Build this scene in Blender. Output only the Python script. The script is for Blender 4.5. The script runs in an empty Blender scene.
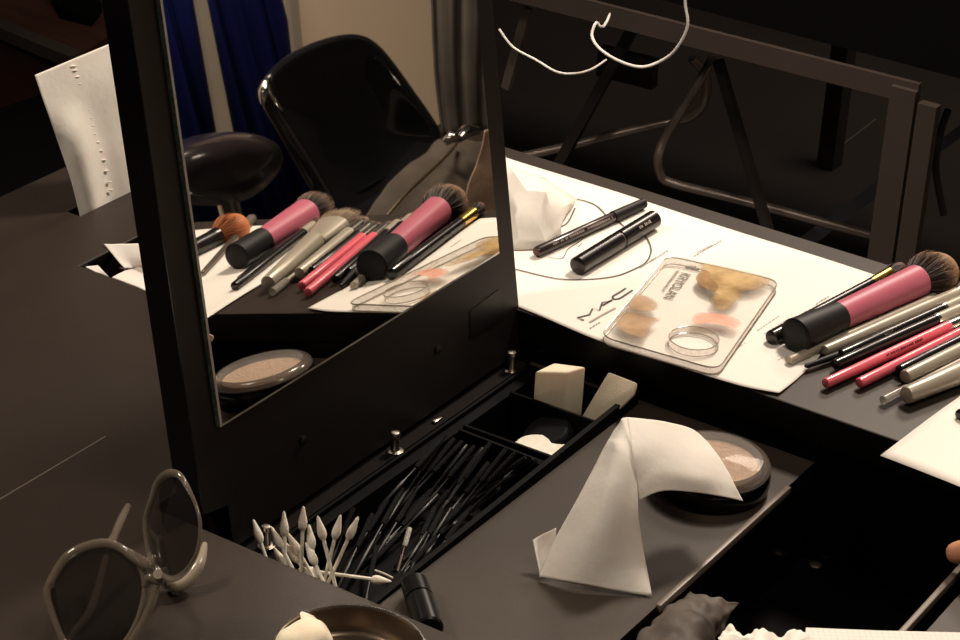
import bpy, bmesh, math, random
from mathutils import Vector as V, Matrix
random.seed(7)
C = bpy.context.scene.collection
PI = math.pi

# ------------------------------------------------------------------ camera calibration (metres, X along the desk front, Y away, Z up)
F = 2384.89
RX = V((0.83220148, 0.55234091, 0.04858205))
RY = V((0.29190618, -0.36193974, -0.88531938))
RZ = V((-0.47141434, 0.75094550, -0.46243851))
CAM = V((0.63769, -0.92589, 0.77))
H = 0.035          # height of the desk top above the sunken tray level
TH = 0.162         # lean of the mirror

def ray(x, y):
    a, b, c = x-480.0, y-320.0, F
    return RX*a + RY*b + RZ*c
def W(x, y, z=0.0):
    d = ray(x, y); return CAM + d*((z-CAM.z)/d.z)
def WY(x, y, Y):
    d = ray(x, y); return CAM + d*((Y-CAM.y)/d.y)
def WP(x, y, n, c):
    d = ray(x, y); return CAM + d*((c-CAM.dot(n))/d.dot(n))
NM = V((math.cos(TH), 0, math.sin(TH)))
UM = V((-math.sin(TH), 0, math.cos(TH)))
MC = -0.09
def MX(x, y, X):       # where something seen in the mirror stands in the room, at depth X
    d = ray(x, y); o = CAM - 2*(CAM.dot(NM)-MC)*NM; dd = d - 2*d.dot(NM)*NM
    return o + dd*((X-o.x)/dd.x)
def MZ(x, y, z):
    d = ray(x, y); o = CAM - 2*(CAM.dot(NM)-MC)*NM; dd = d - 2*d.dot(NM)*NM
    return o + dd*((z-o.z)/dd.z)

# ------------------------------------------------------------------ materials
def mat(name, col, rough=.5, metal=0, col2=None, scale=40, bump=0, bscale=None, spec=.5, alpha=1, trans=0, ior=1.45, sub=0, coat=0, stretch=None, sheen=0, emis=None, estr=0):
    m = bpy.data.materials.new(name); m.use_nodes = True
    nt = m.node_tree; p = nt.nodes['Principled BSDF']
    p.inputs['Roughness'].default_value = rough; p.inputs['Metallic'].default_value = metal
    p.inputs['Specular IOR Level'].default_value = spec; p.inputs['IOR'].default_value = ior
    p.inputs['Alpha'].default_value = alpha; p.inputs['Transmission Weight'].default_value = trans
    p.inputs['Coat Weight'].default_value = coat; p.inputs['Sheen Weight'].default_value = sheen
    if sub:
        p.inputs['Subsurface Weight'].default_value = sub; p.inputs['Subsurface Scale'].default_value = .01
    if emis:
        p.inputs['Emission Color'].default_value = (*emis, 1); p.inputs['Emission Strength'].default_value = estr
    tc = nt.nodes.new('ShaderNodeTexCoord'); mp = nt.nodes.new('ShaderNodeMapping')
    nt.links.new(tc.outputs['Object'], mp.inputs['Vector'])
    if stretch: mp.inputs['Scale'].default_value = stretch
    nz = nt.nodes.new('ShaderNodeTexNoise'); nz.inputs['Scale'].default_value = scale; nz.inputs['Detail'].default_value = 5
    nt.links.new(mp.outputs[0], nz.inputs['Vector'])
    if col2 is None: col2 = tuple(c*.86 for c in col)
    cr = nt.nodes.new('ShaderNodeValToRGB')
    cr.color_ramp.elements[0].position = .35; cr.color_ramp.elements[1].position = .65
    cr.color_ramp.elements[0].color = (*col2, 1); cr.color_ramp.elements[1].color = (*col, 1)
    nt.links.new(nz.outputs['Fac'], cr.inputs['Fac']); nt.links.new(cr.outputs['Color'], p.inputs['Base Color'])
    if bump:
        n2 = nt.nodes.new('ShaderNodeTexNoise'); n2.inputs['Scale'].default_value = bscale or scale*3; n2.inputs['Detail'].default_value = 4
        nt.links.new(mp.outputs[0], n2.inputs['Vector'])
        b = nt.nodes.new('ShaderNodeBump'); b.inputs['Strength'].default_value = bump; b.inputs['Distance'].default_value = .002
        nt.links.new(n2.outputs['Fac'], b.inputs['Height']); nt.links.new(b.outputs[0], p.inputs['Normal'])
    return m

M = {}
M['desk'] = mat('desk laminate', (.031, .0225, .0178), .46, col2=(.028, .020, .0155), scale=25, bump=.05, bscale=900, spec=.28)
M['recess'] = mat('recess laminate', (.040, .030, .0225), .5, col2=(.036, .0265, .020), scale=25, bump=.05, bscale=900, spec=.25)
M['hinge'] = mat('dark strip', (.010, .0075, .007), .75, spec=.08, scale=40)
M['black'] = mat('black panel', (.0052, .0042, .0042), .35, scale=30, spec=.3)
M['gloss'] = mat('glossy black', (.003, .0025, .0028), .16, scale=30, spec=.35)
M['deskside'] = mat('black edge', (.004, .0032, .003), .45, scale=30, spec=.3)
M['trim'] = mat('pale edge band', (.16, .13, .105), .4, scale=60)
M['frameface'] = mat('mirror frame', (.0065, .0048, .0046), .42, scale=30, spec=.3)
M['steel'] = mat('steel', (.62, .56, .5), .25, 1, scale=60)
M['silver'] = mat('silver ferrule', (.80, .76, .70), .2, 1, scale=60)
M['gold'] = mat('gold ferrule', (.75, .48, .12), .25, 1, scale=60)
M['darkmetal'] = mat('dark metal', (.16, .13, .11), .35, .8, scale=60)
M['tray'] = mat('tray plastic', (.0030, .0026, .0028), .6, spec=.07, scale=60)
M['wand'] = mat('wand plastic', (.008, .007, .0075), .42, spec=.25, scale=80)
M['bristle'] = mat('wand bristles', (.011, .0095, .010), .75, spec=.2, scale=300, bump=1, bscale=1500)
M['cotton'] = mat('cotton', (.92, .86, .75), .95, scale=200, bump=.4, bscale=900, sub=.15)
M['stick'] = mat('paper stick', (.90, .84, .72), .6, scale=200)
M['tissue'] = mat('tissue', (.84, .77, .70), .9, col2=(.80, .73, .665), scale=20, bump=.15, bscale=180, sub=.1)
M['paper'] = mat('white paper', (.84, .79, .73), .7, col2=(.82, .77, .71), scale=6)
M['ink'] = mat('grey ink', (.10, .085, .08), .8, scale=60)
M['inkfaint'] = mat('faint ink', (.42, .36, .32), .8, scale=60)
M['sponge'] = mat('sponge', (.84, .75, .58), .9, col2=(.80, .71, .54), scale=120, bump=.12, bscale=900, sub=.2)
M['pink'] = mat('pink rubber', (.50, .13, .19), .38, col2=(.47, .12, .175), scale=40)
M['coral'] = mat('coral lacquer', (.80, .135, .185), .28, col2=(.77, .125, .17), scale=40, coat=.4)
M['softblack'] = mat('soft black rubber', (.009, .0085, .010), .5, spec=.3, scale=40)
M['lacquer'] = mat('black lacquer', (.007, .0062, .0065), .26, scale=40, coat=.15)
M['champ'] = mat('champagne lacquer', (.42, .375, .305), .34, .25, col2=(.39, .345, .28), scale=40)
M['clear'] = mat('clear plastic', (.8, .76, .72), .05, alpha=.10, scale=40)
M['sleeve'] = mat('milky sleeve', (.42, .38, .34), .12, alpha=.6, scale=40, coat=.5)
M['browncap'] = mat('brown black', (.020, .010, .008), .3, scale=40, coat=.3)
M['powder'] = mat('powder', (.52, .34, .225), .95, col2=(.42, .26, .165), scale=260, bump=.8, bscale=500)
M['tin'] = mat('tin', (.20, .155, .115), .3, .85, col2=(.16, .12, .09), scale=30)
M['smoke'] = mat('smoke plastic', (.20, .165, .125), .07, alpha=.58, scale=40, coat=.8)
M['horn'] = mat('pale horn plastic', (.42, .36, .28), .15, alpha=.9, scale=40, coat=.6)
M['lens'] = mat('smoke lens', (.012, .009, .008), .03, alpha=.84, scale=20, coat=1)
M['floor'] = mat('dark floor', (.017, .0125, .0105), .5, col2=(.012, .009, .0075), scale=3, bump=.1, bscale=30)
M['wallb'] = mat('beige wall', (.50, .385, .28), .9, col2=(.47, .36, .26), scale=2)
M['walld'] = mat('dark wall', (.02, .016, .014), .9, scale=2)
M['blue'] = mat('blue curtain', (.0028, .005, .045), .8, col2=(.002, .0035, .032), scale=4, spec=.1)
M['greyc'] = mat('taupe curtain', (.17, .14, .11), .85, scale=4)
M['sheer'] = mat('grey drape', (.050, .040, .032), .9, col2=(.022, .017, .014), scale=8)
M['leather'] = mat('black leather', (.016, .012, .013), .2, scale=30, bump=.15, bscale=60)
M['shell'] = mat('black shell', (.006, .006, .007), .12, scale=10, coat=.6)
M['bag'] = mat('brown black bag', (.055, .042, .032), .6, scale=30, bump=.3, bscale=200)
M['bagtan'] = mat('brown leather', (.26, .17, .115), .5, scale=30, bump=.3, bscale=120)
M['zip'] = mat('zip brass', (.55, .42, .28), .3, 1, scale=100)
M['chrome'] = mat('chrome', (.75, .72, .68), .12, 1, scale=20)
M['tube'] = mat('grey tube', (.26, .215, .19), .33, .5, scale=20)
M['tubedark'] = mat('dark tube', (.035, .028, .026), .4, .3, scale=20)
M['apron'] = mat('dark rail', (.036, .028, .024), .45, scale=10)
M['bluebar'] = mat('blue grey bar', (.11, .13, .18), .4, .4, scale=10)
M['cloth'] = mat('black cloth', (.0008, .0007, .0007), .95, scale=10, spec=.1)
M['cable'] = mat('white cable', (.72, .69, .66), .5, scale=20)
M['wood'] = mat('red brown wood', (.045, .016, .009), .5, col2=(.03, .011, .007), scale=8, stretch=(1, 8, 1))
M['skin'] = mat('skin', (.55, .26, .15), .5, col2=(.50, .22, .13), scale=60, sub=.2, bump=.1, bscale=400)
M['nail'] = mat('nail', (.62, .33, .25), .25, scale=60)
M['sheerbag'] = mat('grey plastic film', (.135, .112, .095), .6, col2=(.035, .027, .023), scale=24, alpha=.96, bump=.5, bscale=60, spec=.25)
M['notegrid'] = None

# paint with soft edges on the palette
def paint(name, c1, c2, seed):
    m = bpy.data.materials.new(name); m.use_nodes = True; nt = m.node_tree; p = nt.nodes['Principled BSDF']
    tc = nt.nodes.new('ShaderNodeTexCoord'); nz = nt.nodes.new('ShaderNodeTexNoise'); nz.inputs['Scale'].default_value = 60; nz.inputs['Detail'].default_value = 6
    nz.noise_dimensions = '4D'; nz.inputs['W'].default_value = seed
    nt.links.new(tc.outputs['Object'], nz.inputs['Vector'])
    cr = nt.nodes.new('ShaderNodeValToRGB'); cr.color_ramp.elements[0].position = .35; cr.color_ramp.elements[1].position = .65
    cr.color_ramp.elements[0].color = (*c1, 1); cr.color_ramp.elements[1].color = (*c2, 1)
    nt.links.new(nz.outputs['Fac'], cr.inputs['Fac']); nt.links.new(cr.outputs['Color'], p.inputs['Base Color'])
    at = nt.nodes.new('ShaderNodeAttribute'); at.attribute_name = 'soft'
    mr = nt.nodes.new('ShaderNodeMapRange'); mr.inputs['From Min'].default_value = 0; mr.inputs['From Max'].default_value = 1
    mu = nt.nodes.new('ShaderNodeMath'); mu.operation = 'MULTIPLY'
    nt.links.new(at.outputs['Fac'], mr.inputs['Value'])
    ad = nt.nodes.new('ShaderNodeMath'); ad.operation = 'ADD'; nt.links.new(nz.outputs['Fac'], ad.inputs[0]); ad.inputs[1].default_value = .45
    nt.links.new(mr.outputs[0], mu.inputs[0]); nt.links.new(ad.outputs[0], mu.inputs[1]); mu.use_clamp = True
    nt.links.new(mu.outputs[0], p.inputs['Alpha'])
    p.inputs['Roughness'].default_value = .25
    return m
M['p_gold'] = paint('ochre paint', (.40, .23, .075), (.62, .44, .20), 1)
M['p_ochre'] = paint('dark ochre paint', (.24, .12, .045), (.46, .28, .12), 5)
M['p_peach'] = paint('coral paint', (.85, .33, .22), (.85, .48, .34), 2)
M['p_tan'] = paint('tan paint', (.38, .215, .11), (.62, .42, .25), 3)

def gridpaper():
    m = bpy.data.materials.new('grid paper'); m.use_nodes = True; nt = m.node_tree; p = nt.nodes['Principled BSDF']
    tc = nt.nodes.new('ShaderNodeTexCoord'); sp = nt.nodes.new('ShaderNodeSeparateXYZ'); mp_ = nt.nodes.new('ShaderNodeMapping'); gd = W(960, 632, .006)-W(806, 627.5, .006); mp_.inputs['Rotation'].default_value = (0, 0, -math.atan2(gd.y, gd.x)); nt.links.new(tc.outputs['Object'], mp_.inputs[0]); nt.links.new(mp_.outputs[0], sp.inputs[0])
    outs = []
    for ax in ('X', 'Y'):
        a = nt.nodes.new('ShaderNodeMath'); a.operation = 'MULTIPLY'; a.inputs[1].default_value = 300; nt.links.new(sp.outputs[ax], a.inputs[0])
        b = nt.nodes.new('ShaderNodeMath'); b.operation = 'FRACT'; nt.links.new(a.outputs[0], b.inputs[0])
        c = nt.nodes.new('ShaderNodeMath'); c.operation = 'LESS_THAN'; c.inputs[1].default_value = .1; nt.links.new(b.outputs[0], c.inputs[0]); outs.append(c)
    mx = nt.nodes.new('ShaderNodeMath'); mx.operation = 'MAXIMUM'; nt.links.new(outs[0].outputs[0], mx.inputs[0]); nt.links.new(outs[1].outputs[0], mx.inputs[1])
    mix = nt.nodes.new('ShaderNodeMix'); mix.data_type = 'RGBA'
    mix.inputs[6].default_value = (.82, .77, .71, 1); mix.inputs[7].default_value = (.66, .61, .57, 1)
    nt.links.new(mx.outputs[0], mix.inputs[0]); nt.links.new(mix.outputs[2], p.inputs['Base Color']); p.inputs['Roughness'].default_value = .8
    return m
M['notegrid'] = gridpaper()

# ------------------------------------------------------------------ mesh helpers
def link(name, bm, m, parent=None, smooth=True, recalc=True):
    if recalc: bmesh.ops.recalc_face_normals(bm, faces=bm.faces[:])
    me = bpy.data.meshes.new(name); bm.to_mesh(me); bm.free()
    for mm in (m if isinstance(m, (list, tuple)) else [m]): me.materials.append(mm)
    if smooth:
        for f in me.polygons: f.use_smooth = True
        try: me.set_sharp_from_angle(angle=math.radians(38))
        except Exception: pass
    o = bpy.data.objects.new(name, me); C.objects.link(o)
    if parent:
        o.parent = parent; o.matrix_parent_inverse = Matrix.Translation(-parent.location)
    return o
def tag(o, label, cat, group=None, kind=None):
    o['label'] = label; o['category'] = cat
    if group: o['group'] = group
    if kind: o['kind'] = kind
    return o
def thing(name, label, cat, loc, group=None):
    o = bpy.data.objects.new(name, None); o.location = loc; o.empty_display_size = .01; C.objects.link(o)
    return tag(o, label, cat, group)
def struct(o): o['kind'] = 'structure'; return o

def box(bm, x0, x1, y0, y1, z0, z1, mi=0):
    vs = [bm.verts.new((x, y, z)) for x in (x0, x1) for y in (y0, y1) for z in (z0, z1)]
    for q in ((0, 1, 3, 2), (4, 6, 7, 5), (0, 4, 5, 1), (2, 3, 7, 6), (0, 2, 6, 4), (1, 5, 7, 3)):
        f = bm.faces.new([vs[i] for i in q]); f.material_index = mi
    return vs
def bev(bm, w=.001, seg=2):
    bmesh.ops.bevel(bm, geom=[e for e in bm.edges if e.calc_face_angle(0) > .6], offset=w, segments=seg, affect='EDGES', profile=.5)
def bxo(name, b, m, parent=None, w=.001):
    bm = bmesh.new(); box(bm, *b); bmesh.ops.recalc_face_normals(bm, faces=bm.faces[:])
    if w: bev(bm, w)
    return link(name, bm, m, parent)
def slab(bm, x0, x1, y0, y1, z0, z1, holes, side=0):
    xs = sorted({x0, x1, *[h[0] for h in holes], *[h[1] for h in holes]}); ys = sorted({y0, y1, *[h[2] for h in holes], *[h[3] for h in holes]})
    xs = [x for x in xs if x0 <= x <= x1]; ys = [y for y in ys if y0 <= y <= y1]
    def solid(i, j):
        if i < 0 or j < 0 or i >= len(xs)-1 or j >= len(ys)-1: return False
        cx, cy = (xs[i]+xs[i+1])/2, (ys[j]+ys[j+1])/2
        return not any(h[0] < cx < h[1] and h[2] < cy < h[3] for h in holes)
    vt = {}
    def v(i, j, k):
        if (i, j, k) not in vt: vt[(i, j, k)] = bm.verts.new((xs[i], ys[j], z1 if k else z0))
        return vt[(i, j, k)]
    for i in range(len(xs)-1):
        for j in range(len(ys)-1):
            if not solid(i, j): continue
            bm.faces.new([v(i, j, 1), v(i+1, j, 1), v(i+1, j+1, 1), v(i, j+1, 1)])
            bm.faces.new([v(i, j, 0), v(i, j+1, 0), v(i+1, j+1, 0), v(i+1, j, 0)]).material_index = side
            if not solid(i-1, j): bm.faces.new([v(i, j, 0), v(i, j, 1), v(i, j+1, 1), v(i, j+1, 0)]).material_index = side
            if not solid(i+1, j): bm.faces.new([v(i+1, j, 0), v(i+1, j+1, 0), v(i+1, j+1, 1), v(i+1, j, 1)]).material_index = side
            if not solid(i, j-1): bm.faces.new([v(i, j, 0), v(i+1, j, 0), v(i+1, j, 1), v(i, j, 1)]).material_index = side
            if not solid(i, j+1): bm.faces.new([v(i, j+1, 0), v(i, j+1, 1), v(i+1, j+1, 1), v(i+1, j+1, 0)]).material_index = side
def frame_of(d):
    d = d.normalized(); a = V((0, 0, 1)) if abs(d.z) < .9 else V((1, 0, 0))
    u = d.cross(a).normalized(); w = u.cross(d).normalized(); return u, w
def rod(bm, p0, p1, prof, seg=20, flat=1.0, cap=True, mi=0, ph=0):
    """surface of revolution along p0->p1; prof = [(t, r)]; flat squeezes it vertically"""
    p0, p1 = V(p0), V(p1); d = p1-p0; u, w = frame_of(d); rings = []
    for t, r in prof:
        c = p0+d*t
        rings.append([bm.verts.new(c+u*(r*math.cos(2*PI*k/seg+ph))+w*(r*flat*math.sin(2*PI*k/seg+ph))) for k in range(seg)])
    for a, b in zip(rings, rings[1:]):
        for k in range(seg):
            bm.faces.new([a[k], a[(k+1) % seg], b[(k+1) % seg], b[k]]).material_index = mi
    if cap:
        bm.faces.new(rings[0][::-1]).material_index = mi; bm.faces.new(rings[-1]).material_index = mi
    return rings
def rodo(name, p0, p1, prof, m, parent=None, seg=20, flat=1.0):
    bm = bmesh.new(); rod(bm, p0, p1, prof, seg, flat); return link(name, bm, m, parent)
def capprof(L, r, e=.0015, r2=None):
    r2 = r if r2 is None else r2; k = e/L
    return [(0, r*.7), (k*.4, r*.92), (k, r), (1-k, r2), (1-k*.4, r2*.92), (1, r2*.7)]
def tubepath(bm, pts, r, seg=10, closed=False, flat=None, sub=6):
    """tube through catmull-rom smoothed points; r number or per-point list"""
    pts = [V(p) for p in pts]; n = len(pts); P = []; R = []
    rr = r if isinstance(r, (list, tuple)) else [r]*n
    rng = range(n) if closed else range(n-1)
    for i in rng:
        g = (lambda k: k % n) if closed else (lambda k: max(0, min(n-1, k)))
        a, b, c, d = pts[g(i-1)], pts[g(i)], pts[g(i+1)], pts[g(i+2)]
        for s in range(sub):
            t = s/sub
            P.append(.5*((2*b)+(c-a)*t+(2*a-5*b+4*c-d)*t*t+(3*b-a-3*c+d)*t**3)); R.append(rr[g(i)]*(1-t)+rr[g(i+1)]*t)
    if not closed: P.append(pts[-1]); R.append(rr[-1])
    N = len(P); rings = []; u = None
    for i, p in enumerate(P):
        t = (P[(i+1) % N]-P[i-1]) if closed else (P[min(i+1, N-1)]-P[max(i-1, 0)])
        t.normalize()
        if u is None: u, w = frame_of(t)
        u = (u-t*u.dot(t)).normalized(); w = t.cross(u)
        rings.append([bm.verts.new(p+u*(R[i]*math.cos(2*PI*k/seg))+w*(R[i]*math.sin(2*PI*k/seg))) for k in range(seg)])
    pairs = list(zip(rings, rings[1:]))
    if closed:
        # align seam
        best = min(range(seg), key=lambda s: sum((rings[-1][k].co-rings[0][(k+s) % seg].co).length for k in range(seg)))
        pairs.append((rings[-1], [rings[0][(k+best) % seg] for k in range(seg)]))
    for a, b in pairs:
        for k in range(seg): bm.faces.new([a[k], a[(k+1) % seg], b[(k+1) % seg], b[k]])
    if not closed: bm.faces.new(rings[0][::-1]); bm.faces.new(rings[-1])
def tubo(name, pts, r, m, parent=None, seg=10, closed=False, sub=6):
    bm = bmesh.new(); tubepath(bm, pts, r, seg, closed, sub=sub); return link(name, bm, m, parent)
def lathe(bm, c, prof, seg=48, tilt=None):
    c = V(c); rings = []
    for r, z in prof:
        if r < 1e-6: rings.append([bm.verts.new(c+V((0, 0, z)))])
        else: rings.append([bm.verts.new(c+V((r*math.cos(2*PI*k/seg), r*math.sin(2*PI*k/seg), z))) for k in range(seg)])
    for a, b in zip(rings, rings[1:]):
        for k in range(seg):
            if len(a) == 1 and len(b) == 1: break
            if len(a) == 1: bm.faces.new([a[0], b[(k+1) % seg], b[k]])
            elif len(b) == 1: bm.faces.new([a[k], a[(k+1) % seg], b[0]])
            else: bm.faces.new([a[k], a[(k+1) % seg], b[(k+1) % seg], b[k]])
def latho(name, c, prof, m, parent=None, seg=48):
    bm = bmesh.new(); lathe(bm, c, prof, seg); return link(name, bm, m, parent)
def prism(bm, pts, off):
    """solid from polygon pts extruded by vector off"""
    a = [bm.verts.new(V(p)) for p in pts]; b = [bm.verts.new(V(p)+off) for p in pts]; n = len(a)
    bm.faces.new(a); bm.faces.new(b[::-1])
    for i in range(n): bm.faces.new([a[i], b[i], b[(i+1) % n], a[(i+1) % n]])
def noise3(p, s):
    from mathutils import noise
    return noise.noise_vector(V(p)*s)
def sheet(name, grid, m, parent=None, sub=10, thick=.0006, amp=.0, ns=20, seed=0, creases=(), recalc=True):
    """cloth/paper patch from a coarse grid of points, catmull-interpolated, wrinkled with noise, given thickness"""
    R_, Cn = len(grid), len(grid[0])
    def cr(P, t):
        n = len(P); t = max(0, min(n-1-1e-9, t)); i = int(t); f = t-i
        a, b, c, d = P[max(0, i-1)], P[i], P[i+1], P[min(n-1, i+2)]
        if n == 2: return b.lerp(c, f)
        return .5*((2*b)+(c-a)*f+(2*a-5*b+4*c-d)*f*f+(3*b-a-3*c+d)*f**3)
    bm = bmesh.new(); nr, nc = (R_-1)*sub+1, (Cn-1)*sub+1
    G = [[V(p) for p in row] for row in grid]; vs = []
    for i in range(nr):
        row = [cr([G[k][j] for k in range(R_)], i/sub) for j in range(Cn)]
        vs.append([bm.verts.new(cr(row, j/sub)) for j in range(nc)])
    fs = [bm.faces.new([vs[i][j], vs[i+1][j], vs[i+1][j+1], vs[i][j+1]]) for i in range(nr-1) for j in range(nc-1)]
    bm.normal_update()
    if amp:
        nn = [(v, v.normal.copy()) for v in bm.verts]
        for v, n in nn:
            q = noise3(v.co+V((seed, seed*2.1, 0)), ns); q2 = noise3(v.co+V((seed, 0, seed)), ns*3)
            v.co += n*(amp*(q.x+.35*q2.y))
    o = link(name, bm, m, parent, recalc=recalc)
    md = o.modifiers.new('thickness', 'SOLIDIFY'); md.thickness = thick; md.offset = 0
    for f in o.data.polygons: f.use_smooth = True
    return o
def strands(bm, base, axis, r0, L, spread, n, rad=.00022, flat=1.0, dome=.35, mi=0, jitter=.1):
    """individual hairs of a brush: thin tapered triangles from the ferrule to a domed tip"""
    u, w = frame_of(axis); ax = axis.normalized()
    for _ in range(n):
        a = random.uniform(0, 2*PI); q = math.sqrt(random.random())
        b = base+u*(q*r0*math.cos(a))+w*(q*r0*flat*math.sin(a))
        l = L*(1-dome*q*q)*(1-jitter*random.random())
        a2 = a+random.uniform(-.2, .2)
        tip = base+ax*l+u*(q*spread*math.cos(a2))+w*(q*spread*flat*math.sin(a2))
        mid = base+ax*(l*.5)+u*(q*(r0*.35+spread*.72)*math.cos(a))+w*(q*flat*(r0*.35+spread*.72)*math.sin(a))
        s = V((random.uniform(-1, 1), random.uniform(-1, 1), random.uniform(-1, 1))).normalized()*rad
        v = [bm.verts.new(b-s), bm.verts.new(b+s), bm.verts.new(mid-s), bm.verts.new(mid+s), bm.verts.new(tip)]
        bm.faces.new([v[0], v[1], v[3], v[2]]).material_index = mi; bm.faces.new([v[2], v[3], v[4]]).material_index = mi
def hairmat(name, c_base, c_tip, p0, ax, L):
    """colour runs from root to tip along the brush axis"""
    m = bpy.data.materials.new(name); m.use_nodes = True; nt = m.node_tree; p = nt.nodes['Principled BSDF']
    ge = nt.nodes.new('ShaderNodeNewGeometry'); sb = nt.nodes.new('ShaderNodeVectorMath'); sb.operation = 'SUBTRACT'; sb.inputs[1].default_value = p0
    nt.links.new(ge.outputs['Position'], sb.inputs[0])
    dt = nt.nodes.new('ShaderNodeVectorMath'); dt.operation = 'DOT_PRODUCT'; dt.inputs[1].default_value = ax.normalized()/L
    nt.links.new(sb.outputs[0], dt.inputs[0])
    nz = nt.nodes.new('ShaderNodeTexNoise'); nz.inputs['Scale'].default_value = 350; nt.links.new(ge.outputs['Position'], nz.inputs['Vector'])
    ad = nt.nodes.new('ShaderNodeMath'); ad.operation = 'MULTIPLY_ADD'; ad.inputs[1].default_value = .5; nt.links.new(nz.outputs['Fac'], ad.inputs[0]); nt.links.new(dt.outputs['Value'], ad.inputs[2])
    cr = nt.nodes.new('ShaderNodeValToRGB'); cr.color_ramp.elements[0].position = .45; cr.color_ramp.elements[1].position = 1.1
    cr.color_ramp.elements[1].position = 1.0
    cr.color_ramp.elements[0].color = (*c_base, 1); cr.color_ramp.elements[1].color = (*c_tip, 1)
    nt.links.new(ad.outputs[0], cr.inputs['Fac']); nt.links.new(cr.outputs[0], p.inputs['Base Color'])
    p.inputs['Roughness'].default_value = .6
    return m
def tuft(name, base, axis, r0, L, spread, cb, ct, parent, n=700, flat=1.0, dome=.35, rad=.00025):
    ax = axis.normalized(); bm = bmesh.new()
    pr = [(0, r0*.98), (.25, r0*.6+spread*.36), (.5, (r0*.25+spread*.70)), (.68, spread*.86), (.8, spread*.74), (.9, spread*.48), (.955, spread*.2)]
    pr = [(t*(1-.03), r*.93) for t, r in pr]
    rod(bm, base, base+ax*L, pr, 24, flat)
    strands(bm, base, ax, r0, L, spread, n, rad, flat, dome)
    return link(name, bm, hairmat(name+' hair', cb, ct, base, ax, L), parent, recalc=False)
def text_mesh(name, body, size, org, xdir, ydir, m, parent, extrude=.00005, bold=0, track=1.0, xs=1.0):
    cu = bpy.data.curves.new(name, 'FONT'); cu.body = body; cu.size = size; cu.extrude = extrude; cu.offset = bold; cu.space_character = track
    t = bpy.data.objects.new(name, cu); C.objects.link(t); bpy.context.view_layer.update()
    dg = bpy.context.evaluated_depsgraph_get(); me = bpy.data.meshes.new_from_object(t.evaluated_get(dg))
    bpy.data.objects.remove(t); bpy.data.curves.remove(cu)
    x, y = V(xdir).normalized(), V(ydir).normalized(); z = x.cross(y)
    for v in me.vertices: v.co = V(org)+x*(v.co.x*xs)+y*v.co.y+z*v.co.z
    me.materials.clear(); me.materials.append(m)
    o = bpy.data.objects.new(name, me); C.objects.link(o)
    if parent: o.parent = parent; o.matrix_parent_inverse = Matrix.Translation(-parent.location)
    return o
def strokes(name, lines, w, z, m, parent):
    """flat ink lines on a horizontal sheet; lines are lists of (x, y)"""
    bm = bmesh.new()
    for ln in lines:
        P = [V((a, b, z)) for a, b in ln]; L = []; R2 = []
        for i, p in enumerate(P):
            t = (P[min(i+1, len(P)-1)]-P[max(i-1, 0)]).normalized(); n = V((-t.y, t.x, 0))*w/2
            L.append(bm.verts.new(p+n)); R2.append(bm.verts.new(p-n))
        for i in range(len(P)-1): bm.faces.new([L[i], R2[i], R2[i+1], L[i+1]])
    for f in bm.faces:
        if f.normal.z < 0: f.normal_flip()
    bmesh.ops.recalc_face_normals(bm, faces=bm.faces[:])
    return link(name, bm, m, parent, smooth=False, recalc=False)
def smoothline(pts, sub=8, closed=False):
    P = [V((*p, 0)) for p in pts]; out = []; n = len(P)
    for i in range(n if closed else n-1):
        g = (lambda k: k % n) if closed else (lambda k: max(0, min(n-1, k)))
        a, b, c, d = P[g(i-1)], P[g(i)], P[g(i+1)], P[g(i+2)]
        for s in range(sub):
            t = s/sub; q = .5*((2*b)+(c-a)*t+(2*a-5*b+4*c-d)*t*t+(3*b-a-3*c+d)*t**3); out.append((q.x, q.y))
    if not closed: out.append((P[-1].x, P[-1].y))
    return out

# ================================================================== ROOM
FZ = -0.95
bm = bmesh.new(); box(bm, -6, 3.2, -3, 6.5, FZ-.1, FZ); struct(link('floor', bm, M['floor']))
bm = bmesh.new(); box(bm, -6, 3.2, 6.5, 6.6, FZ-.1, 1.9); struct(link('wall_back', bm, M['walld']))
bm = bmesh.new(); box(bm, -6.1, -6, -3, 6.6, FZ-.1, 1.9); struct(link('wall_left', bm, M['walld']))
bm = bmesh.new(); box(bm, 3.2, 3.3, -3, 6.6, FZ-.1, 1.9); struct(link('wall_right', bm, M['wallb']))

# ================================================================== DESK
DX0, DX1, DY0, DY1 = -.49, .40, -.50, .522
RX0, RX1, RY0, RY1 = -.130, .385, -.043, .296          # sunken well
HX0, HX1, HY0, HY1 = -.370, -.20, .162, .300           # tissue well behind the mirror
SX0, SX1, SY0, SY1 = -.436, -.424, .2215, .300          # slot for tissues
desk = thing('makeup_desk', 'dark brown laminate make-up desk with a sunken black well and raised back ledge', 'desk', (0, 0, FZ))
bm = bmesh.new(); slab(bm, DX0, DX1, DY0, DY1, .012, H, [(RX0, RX1, RY0, RY1), (HX0, HX1, HY0, HY1), (SX0, SX1, SY0, SY1)], side=1)
o = link('desktop', bm, [M['desk'], M['deskside']], desk, smooth=False)
md = o.modifiers.new('edge', 'BEVEL'); md.width = .0012; md.segments = 2; md.limit_method = 'ANGLE'
# sunken level: one board with cut-outs for tray and deep bin
TX0, TX1, TY1 = -.086, .0005, .292
bm = bmesh.new(); slab(bm, RX0, RX1, RY0, RY1, -.012, 0, [(TX0, TX1, RY0, TY1), (.127, .262, RY0, RY1), (RX0, TX0, RY0, RY1)], side=1)
o = link('sunken_board', bm, [M['recess'], M['deskside']], desk, smooth=False)
bm = bmesh.new(); box(bm, RX0, TX0-.001, RY0, RY1-.004, -.012, -.0002); link('hinge_strip', bm, M['hinge'], desk, smooth=False)
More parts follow.
